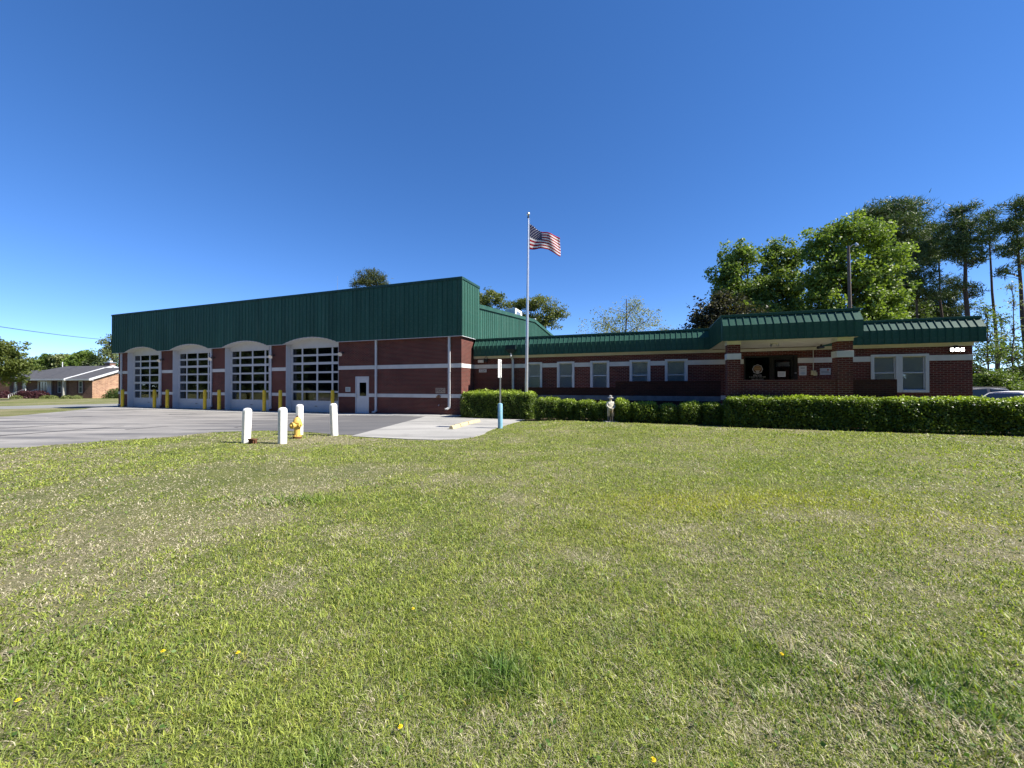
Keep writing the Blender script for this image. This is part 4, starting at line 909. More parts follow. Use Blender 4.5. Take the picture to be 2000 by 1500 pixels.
# utility pole with lamp, and overhead line
ux, uy, _ = DP(1663, 600, 28.0)
up = thing('utility_pole', 'weathered wooden pole with a small lamp standing before the leafy trees', 'pole', (ux, uy, g1(ux, uy)))
ztop = EYE + (HOR - 472) / F_PX * 28
MB().tube([(0, 0, -0.3), (-0.05, 0, 6), (-0.18, 0, ztop - g1(ux, uy) - 0.3)], [0.14, 0.12, 0.085], 12).build('shaft', M['wood_pole'], up, smooth=True)
zl = ztop - g1(ux, uy) - 0.3
MB().tube([(-0.18, 0, zl - 0.25), (-0.12, -0.25, zl - 0.02), (0.0, -0.42, zl)], 0.025, 8).build('arm', M['galv'], up)
MB().tube([(0.0, -0.40, zl + 0.07), (0.02, -0.46, zl - 0.04), (0.03, -0.49, zl - 0.16)], [0.05, 0.09, 0.12], 14).build('lamp_head', M['galv'], up)
MB().tube([(0.14, -0.02, 0.5), (0.0, -0.02, 6.2), (-0.06, -0.02, zl - 0.6)], 0.022, 6).build('conduit', M['galv'], up)
a = Vector((-56.5, 40, 8.25)); bq = Vector((-79, 80, 10.9)); pts = []
for i in range(25):
    f = i / 24; p = a.lerp(bq, f); p.z -= 0.55 * 4 * f * (1 - f) * 0.6; pts.append(p)
tag(MB().tube(pts, 0.035, 6).build('overhead_line', M['dark'], None), 'black overhead cable sagging above the brick house roof', 'cable')

# ------------------------------------------------------------------ foliage
def tri_noise(x, y, seed=0):
    """cheap smooth value noise on numpy arrays"""
    r_ = np.random.default_rng(seed); tab = r_.random((64, 64))
    xi = np.floor(x).astype(int); yi = np.floor(y).astype(int); fx = x - xi; fy = y - yi
    fx = fx * fx * (3 - 2 * fx); fy = fy * fy * (3 - 2 * fy)
    g = lambda a, b_: tab[a % 64, b_ % 64]
    return (g(xi, yi) * (1 - fx) + g(xi + 1, yi) * fx) * (1 - fy) + (g(xi, yi + 1) * (1 - fx) + g(xi + 1, yi + 1) * fx) * fy
def leaf_quads(P, N, size, col, aspect=0.55, fold=0.25):
    """one bent diamond leaf (two triangles) for every point"""
    n = len(P); a = rng.normal(size=(n, 3)); a -= (a * N).sum(1)[:, None] * N; a /= np.linalg.norm(a, axis=1)[:, None] + 1e-9
    b_ = np.cross(N, a); L = size[:, None]
    v = np.empty((n, 4, 3)); v[:, 0] = P - a * L * 0.5; v[:, 1] = P + b_ * L * aspect * 0.5 + N * L * fold * 0.3; v[:, 2] = P + a * L * 0.5; v[:, 3] = P - b_ * L * aspect * 0.5 + N * L * fold * 0.3
    i0 = np.arange(n)[:, None] * 4
    f = np.concatenate([i0 + [0, 1, 2], i0 + [0, 2, 3]])
    return v.reshape(-1, 3), f, np.repeat(col, 4, 0)
def unit(v): return v / (np.linalg.norm(v, axis=1)[:, None] + 1e-9)
def limb(m, p0, p1, r0, r1, seg=5, wig=0.08, n=6, sag=0.15):
    p0, p1 = Vector(p0), Vector(p1); d = p1 - p0; L = d.length; pts = []; rad = []
    for i in range(seg + 1):
        f = i / seg; w_ = Vector((random.uniform(-1, 1), random.uniform(-1, 1), random.uniform(-0.6, 0.6))) * wig * L * (0 if i in (0, seg) else 1)
        q_ = p0 + d * f + w_; q_.z += sag * L * f * (1 - f); pts.append(q_); rad.append(r0 + (r1 - r0) * f)
    m.tube(pts, rad, n, caps=False)
    return pts
def make_tree(name, label, Y, base_px, lobes, leaf=0.24, dens=1.0, cols=((0.06, 0.10, 0.02), (0.12, 0.17, 0.04)), pine=False, trunk_r=0.22, lean_top=None, group=None, depth=0.85, cl_r=0.75, per=46, cat='tree', bark=None, open_=0.0, hide_trunk=False):
    bx, by, _ = DP(base_px, 700, Y); bz = g1(bx, by)
    t = thing(name, label, cat, (bx, by, bz), 0, group)
    Ls = []
    for (px, py, rx, ry) in lobes:
        c = Vector(DP(px, py, Y)); Ls.append((c.x - bx, random.uniform(-0.15, 0.15) * rx * Y / F_PX, c.z - bz, 1.08 * rx * Y / F_PX, 1.06 * ry * Y / F_PX))
    top = max(l[2] + l[4] * 0.6 for l in Ls); tx = (DP(lean_top, 0, Y)[0] - bx) if lean_top is not None else Ls[0][0] * 0.6
    m = MB(); k = 7
    tp = [(tx * (i / k) ** 1.3 + (0 if i in (0,) else random.uniform(-0.08, 0.08)), random.uniform(-0.08, 0.08), -0.3 + (top + 0.3) * i / k) for i in range(k + 1)]
    m.tube(tp, [trunk_r * (1.25 if i == 0 else 1 - 0.80 * i / k) for i in range(k + 1)], 10, caps=False)
    def trunk_pt(z):
        f = min(max((z + 0.3) / (top + 0.3), 0), 1); i = min(int(f * k), k - 1); g = f * k - i
        return Vector(tp[i]).lerp(Vector(tp[i + 1]), g), trunk_r * (1 - 0.8 * f)
    C_ = []; R_ = []
    for (cx, cy, cz, rx, rz) in Ls:
        ry = rx * depth; vol = rx * ry * rz; nc = max(5, int(dens * (4.6 if pine else 9.0) * (vol ** (2 / 3)) / cl_r ** 2))
        d = unit(rng.normal(size=(nc, 3))); rad = (rng.random(nc) ** 0.45) * (1 + 0.22 * rng.standard_normal(nc)).clip(0.55, 1.35)
        c = np.stack([cx + d[:, 0] * rx * rad, cy + d[:, 1] * ry * rad, cz + d[:, 2] * rz * rad], 1)
        C_.append(c); R_.append(np.full(nc, cl_r) * rng.uniform(0.6, 1.25, nc))
        lc = Vector((cx, cy, cz)); z0 = max(0.25 * top, cz - (0.35 if pine else 0.75) * math.hypot(rx, rz)); p0, r0 = trunk_pt(z0)
        limb(m, p0, lc, r0 * 0.6, r0 * 0.22, 6, 0.05)
        for j in rng.choice(nc, min(nc, 9 if not pine else 14), replace=False):
            p = Vector(c[j]); src = p0.lerp(lc, random.uniform(0.25, 0.95)) if not pine else trunk_pt(p.z - random.uniform(0.15, 0.5) * math.hypot(p.x - tp[-1][0], p.y))[0]
            limb(m, src, p, max(0.03, r0 * 0.25), 0.012, 4, 0.06, 5)
    m.build('trunk', bark or (M['bark_pine'] if pine else M['bark']), t, smooth=True)
    C_ = np.concatenate(C_); R_ = np.concatenate(R_)
    c0, c1 = np.array(cols[0]), np.array(cols[1])
    shade = rng.random(len(C_))
    if pine:
        nn = 40; n = len(C_) * nn
        base = np.repeat(C_, nn, 0) + rng.normal(size=(n, 3)) * np.repeat(R_, nn)[:, None] * np.array([0.46, 0.46, 0.32])
        dr = unit(rng.normal(size=(n, 3)) + np.array([0, 0, 0.55])); Ln = rng.uniform(0.26, 0.52, n)[:, None] * (leaf / 0.24)
        sd = unit(np.cross(dr, rng.normal(size=(n, 3)))) * 0.035 * (leaf / 0.24)
        v = np.empty((n, 3, 3)); v[:, 0] = base - sd; v[:, 1] = base + sd; v[:, 2] = base + dr * Ln
        f = np.arange(n)[:, None] * 3 + np.array([0, 1, 2]); w_ = np.clip(np.repeat(shade, nn) * 0.65 + rng.random(n) * 0.35, 0, 1)[:, None]
        me = raw_mesh('crown', v.reshape(-1, 3), None, f, np.repeat(c0 + (c1 - c0) * w_, 3, 0))
        link('crown', me, M['needle'], t)
    else:
        nn = per; n = len(C_) * nn; dd = unit(rng.normal(size=(n, 3))); rr = rng.random(n) ** 0.5
        P = np.repeat(C_, nn, 0) + dd * (rr * np.repeat(R_, nn))[:, None] * np.array([1, 1, 0.75])
        N = unit(dd * 0.5 + rng.normal(size=(n, 3)) * 0.7 + np.array([0, 0, 0.45])); w_ = np.clip(np.repeat(shade, nn) * 0.6 + rng.random(n) * 0.5 - 0.05, 0, 1)[:, None]
        v, f, cc = leaf_quads(P, N, rng.uniform(0.6, 1.25, n) * leaf, c0 + (c1 - c0) * w_, 0.7)
        me = raw_mesh('crown', v, None, f, cc); link('crown', me, M['leaf'], t)
    return t
GRN2 = ((0.085, 0.135, 0.028), (0.205, 0.27, 0.065)); GRN = ((0.070, 0.120, 0.022), (0.175, 0.245, 0.050)); DKG = ((0.030, 0.050, 0.014), (0.075, 0.105, 0.028)); PIN = ((0.036, 0.062, 0.020), (0.105, 0.145, 0.046)); PAL = ((0.13, 0.16, 0.06), (0.26, 0.28, 0.12))
gR = 'trees behind the office wing'
make_tree('maple_tree', 'leafy green tree with a notched crown, behind the dark magnolia', 41, 1470, [(1447, 507, 34, 36), (1420, 540, 30, 26), (1418, 578, 36, 28), (1462, 575, 40, 36), (1450, 630, 60, 40)], 0.30, 1.25, GRN2, trunk_r=0.25, group=gR)
make_tree('maple_tree', 'leafy green tree with a narrow twin top beside the wide bright tree', 41.5, 1525, [(1512, 502, 26, 34), (1545, 508, 20, 30), (1505, 560, 34, 36), (1548, 570, 36, 42), (1525, 625, 55, 40)], 0.30, 1.25, GRN2, trunk_r=0.25, group=gR)
make_tree('maple_tree', 'broad bright green tree rising behind the wooden utility pole', 37, 1650, [(1612, 480, 34, 34), (1660, 452, 42, 28), (1705, 465, 34, 28), (1640, 520, 44, 42), (1722, 510, 46, 22), (1690, 560, 60, 44), (1602, 560, 34, 44), (1745, 590, 34, 28), (1620, 620, 60, 40), (1700, 630, 60, 36)], 0.28, 1.25, ((0.095, 0.15, 0.026), (0.23, 0.30, 0.055)), trunk_r=0.30, group=gR)
make_tree('magnolia_tree', 'dark brownish evergreen magnolia rising above the green wing roof', 33, 1410, [(1408, 596, 32, 22), (1385, 618, 30, 18), (1425, 625, 46, 36), (1372, 640, 24, 20), (1400, 655, 50, 30)], 0.25, 1.25, ((0.024, 0.028, 0.014), (0.070, 0.062, 0.030)), trunk_r=0.22, group=gR)
make_tree('budding_tree', 'pale sparse tree coming into leaf above the middle of the wing', 50, 1222, [(1225, 610, 36, 30), (1180, 630, 32, 24), (1262, 626, 30, 26), (1222, 645, 70, 22), (1240, 595, 22, 18)], 0.20, 0.95, ((0.17, 0.19, 0.085), (0.33, 0.34, 0.17)), trunk_r=0.22, per=20, cl_r=0.95)
make_tree('budding_tree', 'low pale twiggy tree top right of the sparse budding tree', 52, 1300, [(1300, 646, 16, 8), (1318, 650, 14, 8)], 0.20, 0.6, PAL, trunk_r=0.12, per=18, cl_r=0.7)
make_tree('oak_tree', 'round oak crown right behind the raised green fascia corner', 56, 945, [(956, 580, 24, 17), (938, 590, 18, 22), (975, 590, 12, 12), (950, 612, 30, 16)], 0.26, 0.95, ((0.070, 0.095, 0.022), (0.190, 0.205, 0.055)), trunk_r=0.25, group='trees behind the hall')
make_tree('oak_tree', 'spreading oak crown behind the rooftop air conditioner', 56, 1030, [(1008, 594, 26, 13), (1045, 593, 32, 14), (1078, 606, 22, 14), (1096, 617, 12, 6), (1062, 628, 28, 13), (1020, 622, 36, 16)], 0.26, 0.95, ((0.070, 0.095, 0.022), (0.190, 0.205, 0.055)), trunk_r=0.25, group='trees behind the hall')
make_tree('pine_tree', 'round topped pine showing above the middle of the green fascia', 62, 722, [(724, 537, 18, 8), (742, 546, 12, 10), (706, 547, 13, 6), (724, 552, 26, 7), (694, 556, 8, 5), (746, 557, 10, 7)], 0.30, 2.0, ((0.04, 0.055, 0.016), (0.10, 0.115, 0.035)), pine=True, trunk_r=0.3)
gP = 'tall pines beyond the car park'
make_tree('pine_tree', 'big broad crowned pine right behind the broad bright tree', 50, 1726, [(1740, 410, 44, 18), (1698, 422, 26, 16), (1782, 425, 28, 24), (1720, 448, 54, 16), (1780, 462, 40, 18), (1735, 485, 44, 12), (1790, 500, 34, 18)], 0.34, 1.9, PIN, pine=True, trunk_r=0.42, lean_top=1738, group=gP)
make_tree('pine_tree', 'dark mid height pine with drooping boughs between broad pine and slim pine', 47, 1794, [(1800, 510, 26, 20), (1788, 545, 36, 16), (1800, 575, 36, 14), (1770, 560, 30, 14), (1808, 480, 20, 16)], 0.32, 1.9, PIN, pine=True, trunk_r=0.20, lean_top=1786, group=gP)
make_tree('pine_tree', 'slim pine with a thin bare trunk just left of the straight dense pine', 52, 1846, [(1832, 446, 22, 16), (1818, 470, 22, 14), (1848, 478, 18, 14), (1830, 500, 26, 10)], 0.32, 1.7, PIN, pine=True, trunk_r=0.22, lean_top=1831, group=gP)
make_tree('pine_tree', 'straight dense topped pine with a thick reddish trunk behind the wing end', 45, 1896, [(1881, 412, 20, 16), (1882, 440, 32, 18), (1878, 468, 34, 16), (1886, 495, 30, 16), (1862, 480, 18, 12), (1908, 508, 18, 8), (1866, 560, 14, 6), (1905, 560, 10, 6), (1906, 575, 6, 4)], 0.32, 2.0, PIN, pine=True, trunk_r=0.34, lean_top=1880, group=gP)
make_tree('pine_tree', 'very slim pine with a small open crown right of the dense pine', 50, 1950, [(1934, 418, 16, 14), (1942, 446, 20, 14), (1928, 470, 18, 10), (1948, 485, 12, 8)], 0.32, 1.5, PIN, pine=True, trunk_r=0.22, lean_top=1931, group=gP)
make_tree('pine_tree', 'tall airy pine with forked lower boughs, last of the tall pines', 43, 2010, [(1985, 402, 24, 16), (1998, 430, 30, 18), (1972, 448, 26, 16), (1990, 478, 30, 14), (1965, 490, 16, 10), (1968, 532, 18, 5), (2010, 505, 20, 12)], 0.32, 1.6, PIN, pine=True, trunk_r=0.27, lean_top=1983, group=gP)
make_tree('young_tree', 'shadowed leafy tree filling the gap between bright tree and pines', 52, 1765, [(1765, 545, 26, 26), (1760, 585, 34, 26), (1778, 615, 44, 22)], 0.30, 1.0, ((0.045, 0.075, 0.02), (0.12, 0.16, 0.045)), trunk_r=0.2, group='young trees among the pines')
make_tree('young_pine', 'dark young pine low behind the wing roof between the big trunks', 56, 1815, [(1818, 600, 26, 14), (1838, 585, 22, 18), (1825, 625, 44, 12), (1790, 615, 26, 12)], 0.34, 1.6, PIN, pine=True, trunk_r=0.18, group='young trees among the pines')
make_tree('young_pine', 'feathery mixed young pine left of the thick reddish trunk', 54, 1858, [(1852, 555, 20, 14), (1860, 580, 24, 14), (1868, 605, 30, 16), (1845, 610, 26, 16)], 0.30, 1.5, ((0.035, 0.06, 0.018), (0.09, 0.12, 0.035)), pine=True, trunk_r=0.16, group='young trees among the pines')
make_tree('young_tree', 'light green young tree beside the wing end above the cars', 36, 1930, [(1925, 610, 14, 26), (1940, 650, 18, 34), (1928, 690, 24, 24), (1950, 690, 22, 20)], 0.20, 0.9, ((0.07, 0.11, 0.028), (0.17, 0.22, 0.065)), trunk_r=0.09, per=30, group='young trees among the pines')
make_tree('young_tree', 'wispy pale sapling against the sky near the tall airy pine', 40, 1981, [(1975, 560, 18, 14), (1982, 590, 16, 16), (1978, 640, 18, 24)], 0.18, 0.55, PAL, trunk_r=0.09, per=18, group='young trees among the pines')
make_tree('young_tree', 'twiggy young tree between the slim pine trunks above the dark SUV', 42, 1952, [(1958, 630, 14, 22), (1962, 675, 22, 26), (1975, 700, 20, 18), (1990, 690, 20, 22)], 0.22, 0.8, ((0.05, 0.08, 0.025), (0.12, 0.16, 0.05)), trunk_r=0.08, per=26, group='young trees among the pines')
make_tree('green_shrub', 'rounded sunlit green shrub directly behind the parked cars', 29, 1945, [(1940, 738, 26, 13), (1965, 742, 22, 15), (1920, 745, 22, 14), (1950, 756, 44, 12)], 0.16, 1.2, ((0.07, 0.11, 0.02), (0.17, 0.23, 0.045)), trunk_r=0.06, cl_r=0.5, cat='shrub')
make_tree('green_shrub', 'darker shrub behind the sunlit shrub at the edge of the wood', 38, 1995, [(1990, 735, 26, 20), (2015, 730, 24, 26), (1905, 725, 16, 24)], 0.22, 1.1, DKG, trunk_r=0.07, cl_r=0.6, cat='shrub')
# left: by and behind the brick house
make_tree('street_tree', 'big leafy tree in front of the far left end of the brick house', 50, -14, [(6, 684, 32, 18), (-22, 690, 34, 28), (26, 704, 24, 18), (40, 716, 16, 12), (2, 722, 44, 14), (-20, 738, 36, 14)], 0.26, 1.1, ((0.07, 0.095, 0.02), (0.17, 0.20, 0.045)), trunk_r=0.22)
gL = 'trees behind the brick house'
for px, lob, lab, c in ((85, [(86, 704, 13, 13), (76, 714, 14, 10), (90, 722, 18, 12)], 'bushy tree behind the hipped end of the house roof', GRN), (108, [(108, 706, 12, 12), (108, 720, 18, 12)], 'low round tree behind the middle of the house roof', DKG),
                        (127, [(126, 700, 14, 12), (128, 716, 18, 14)], 'pale topped tree behind the white roof pipe', PAL), (160, [(156, 699, 18, 12), (166, 692, 10, 10), (160, 714, 26, 14)], 'broad tree behind the brick chimney', GRN),
                        (188, [(188, 704, 13, 8), (186, 716, 18, 12)], 'dark brownish tree right of the chimney', DKG), (62, [(62, 714, 12, 8), (52, 722, 16, 10)], 'dark low tree left of the house roof', DKG)):
    make_tree('backdrop_tree', lab, 82, px, lob, 0.42, 1.2, c, trunk_r=0.2, group=gL, cl_r=0.9, per=40)
make_tree('backdrop_tree', 'tall pale feathery tree beside the street end of the station', 74, 222, [(212, 668, 14, 10), (222, 660, 10, 10), (208, 684, 16, 10), (222, 696, 18, 18), (210, 712, 22, 14)], 0.34, 0.8, ((0.10, 0.13, 0.06), (0.20, 0.24, 0.10)), trunk_r=0.2, group=gL, per=30, cl_r=0.8)
# far wood on the right, one mass
n = 9000; ang_x = rng.uniform(1880, 2300, n); Yw = rng.uniform(62, 75, n); hh = rng.random(n) ** 0.8 * (2.6 + 2.2 * tri_noise(ang_x / 14.0, Yw * 0 + 3, 5)) - 0.1
P = np.stack([(ang_x - 1000) / F_PX * Yw, Yw, hh], 1); N = unit(rng.normal(size=(n, 3)) + np.array([0, -0.5, 0.5])); w_ = rng.random(n)[:, None]
v, f, cc = leaf_quads(P, N, rng.uniform(0.5, 1.1, n), np.array(DKG[0]) * 0.8 + (np.array(DKG[1]) - np.array(DKG[0]) * 0.8) * w_, 0.8)
tag(link('far_wood', raw_mesh('far_wood', v, None, f, cc), M['leaf']), 'dark far undergrowth of the wood beyond the car park', 'wood', kind='stuff')

# unseen wood behind the viewer: darkens the door glass, added to cut sky light
n = 52000; q_ = rng.uniform(0, 260, n); xw = np.where(q_ < 185, q_ - 110, -108 - rng.random(n) * 6); yw = np.where(q_ < 185, -17 - rng.random(n) * 6, -20 + (q_ - 185) * 0.9); top = 13 + 6 * tri_noise(q_ * 0.16, q_ * 0 + 2.0, 51)
P = np.stack([xw, yw, rng.random(n) ** 0.75 * top], 1); N = unit(rng.normal(size=(n, 3)) + np.array([0, 0.6, 0.4])); w_ = rng.random(n)[:, None]
v, f, cc = leaf_quads(P, N, rng.uniform(1.0, 2.2, n), np.array(DKG[0]) + (np.array(DKG[1]) - np.array(DKG[0])) * w_, 0.8)
tag(link('sky_screen_wood', raw_mesh('sky_screen_wood', v, None, f, cc), M['leaf']), 'unseen dark wood behind the viewer, added to screen off sky light', 'wood', kind='stuff')

# ------------------------------------------------------------------ hedges
def hedge_block(name, label, s0, s1, t0, t1, z1, n, group=None, rnd=0.18, leaf=0.062, cat='hedge', amp=0.06, seed=1, cut=None):
    """clipped hedge in station coordinates: leaves over and inside a rounded block, twigs inside"""
    cs, ct = (s0 + s1) / 2, (t0 + t1) / 2; x, y = ST(cs, ct); zg = g1(x, y)
    q = thing(name, label, cat, (x, y, zg), -ANG, group); hs, ht = (s1 - s0) / 2, (t1 - t0) / 2; H_ = z1 - zg
    r_ = np.random.default_rng(seed)
    A = np.array([2 * hs * H_, 2 * hs * H_ * 0.35, 2 * ht * H_, 2 * ht * H_, 4 * hs * ht * 0.9]); pk = r_.choice(5, n, p=A / A.sum())
    a = r_.uniform(-1, 1, n); b_ = r_.random(n); P = np.zeros((n, 3)); N = np.zeros((n, 3))
    for k, (ax, sg) in enumerate(((1, -1), (1, 1), (0, -1), (0, 1))):
        mk = pk == k
        P[mk, 2] = 0.03 + b_[mk] * (H_ - 0.03)
        if ax == 1: P[mk, 0] = a[mk] * hs; P[mk, 1] = sg * ht
        else: P[mk, 1] = a[mk] * ht; P[mk, 0] = sg * hs
        N[mk, ax] = sg
    mk = pk == 4; P[mk, 0] = a[mk] * hs; P[mk, 1] = (b_[mk] * 2 - 1) * ht; P[mk, 2] = H_; N[mk, 2] = 1
    # round the block and make it uneven
    core = np.stack([np.clip(P[:, 0], -hs + rnd, hs - rnd), np.clip(P[:, 1], -ht + rnd, ht - rnd), np.clip(P[:, 2], 0, H_ - rnd)], 1)
    d = P - core; L = np.linalg.norm(d, axis=1); far = L > rnd; dn = unit(d); P[far] = core[far] + dn[far] * rnd; N = np.where(L[:, None] > 0.02, unit(N * 0.5 + dn), N)
    nz_ = tri_noise(P[:, 0] * 2.1 + P[:, 2] * 1.7 + 9, P[:, 1] * 2.1 + P[:, 2] * 1.3 + 5, seed + 3) + 0.6 * tri_noise(P[:, 0] * 6 + P[:, 2] * 5, P[:, 1] * 6 - P[:, 2] * 4, seed + 4)
    dep = r_.random(n) ** 1.8 * 0.16 - r_.random(n) ** 6 * 0.06
    P = P + N * ((nz_ - 0.8) * amp * 2 - dep)[:, None] + r_.normal(size=(n, 3)) * 0.012
    P[:, 2] = np.maximum(P[:, 2], 0.02)
    Nn = unit(N * 0.7 + r_.normal(size=(n, 3)) * 0.75 + np.array([0, 0, 0.35])); young = np.clip((N[:, 2] - 0.1) * 0.8 + 0.25 * r_.standard_normal(n) + (nz_ - 0.8) * 0.5, 0, 1)[:, None]  # up-facing leaves lighter: young growth, plus sunlit tops put into the colour
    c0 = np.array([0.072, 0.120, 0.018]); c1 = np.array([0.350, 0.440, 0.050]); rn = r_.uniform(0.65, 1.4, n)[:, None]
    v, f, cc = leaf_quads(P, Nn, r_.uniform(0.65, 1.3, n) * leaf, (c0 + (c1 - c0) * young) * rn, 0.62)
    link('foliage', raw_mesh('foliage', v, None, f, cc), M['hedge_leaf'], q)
    m = MB(); i_ = 0.19
    m.box(-hs + i_, hs - i_, -ht + i_, ht - i_, 0.10, H_ - i_); tw = m.build('inner_twigs', M['twig'], q, bevel=0.05)
    m = MB(); k = max(3, int(2 * hs / 0.45))
    for i in range(k): xx = -hs + 0.2 + (2 * hs - 0.4) * i / max(1, k - 1); m.tube([(xx, 0, -0.05), (xx + random.uniform(-0.05, 0.05), random.uniform(-0.1, 0.1), 0.3)], [0.025, 0.02], 6)
    # a few stray shoots
    for i in range(int(8 * hs)): xx = random.uniform(-hs, hs) * 0.95; yy = random.uniform(-ht, ht) * 0.9; m.tube([(xx, yy, H_ - 0.2), (xx + random.uniform(-0.04, 0.04), yy, H_ + random.uniform(0.03, 0.10))], [0.004, 0.002], 4)
    m.build('stems', M['twig'], q)
    return q
hedge_block('clipped_hedge', 'long clipped green hedge in front of the brick porch', 11.95, 24.0, -2.95, -2.12, 1.16, 60000, seed=11, leaf=0.070)
hedge_block('clipped_hedge', 'deep clipped hedge block around the flagpole by the parking pad', 0.62, 4.30, -1.36, 0.55, 1.26, 28000, seed=12, leaf=0.066, rnd=0.22)
hedge_block('clipped_hedge', 'taller clipped hedge against the wing behind the hedge block', 0.5, 4.75, 0.58, 1.30, 1.36, 9000, seed=13, leaf=0.066, rnd=0.2, amp=0.08)
bush = [(1042, 1092, 'rounded clipped bush touching the deep hedge block'), (1091, 1123, 'small rounded bush, second from the hedge block'), (1121, 1162, 'rounded bush, third from the hedge block'), (1160, 1196, 'rounded bush directly behind the statue'),
        (1200, 1234, 'rounded bush just right of the statue'), (1235, 1286, 'wide rounded bush, second right of the statue'), (1289, 1325, 'rounded bush, third right of the statue'), (1325, 1367, 'rounded bush, fourth right of the statue'), (1367, 1412, 'rounded bush beside the end of the long hedge')]
def s_at(px, t):
    r_ = (px - 1000) / F_PX; cx, cy = C0.x + t * W.x, C0.y + t * W.y
    return (r_ * cy - cx) / (U.x - r_ * U.y)
for i, (p0, p1, lab) in enumerate(bush):
    a, b_ = s_at(p0, -2.15), s_at(p1, -2.15); tt = -2.15 - 0.06 * i
    hedge_block('clipped_bush', lab, a + 0.0, b_ - 0.0, tt, tt + 0.74, [1.06, 0.98, 0.97, 0.95, 1.0, 0.95, 0.92, 0.94, 0.97][i], 5200, 'clipped bushes along the ramp wall', 0.27, 0.060, 'bush', 0.07, 30 + i)
# mulch bed under the hedges
sheet('mulch_bed', [ST(0.5, -1.40), ST(3.9, -1.42), ST(4.3, -2.2), ST(11.8, -2.72), ST(11.85, -3.02), ST(24.2, -3.02), ST(24.2, -2.0), ST(12.1, -2.0), ST(12.1, -0.52), ST(3.6, -0.52), ST(3.4, 1.4), ST(0.3, 1.4)], 0.014, plain('bark_mulch', (0.075, 0.055, 0.038), 0.95, 0.1, var=0.4, scale=30, bump=0.8), 'dark mulch bed under the hedges', 'flower bed', 0.03)

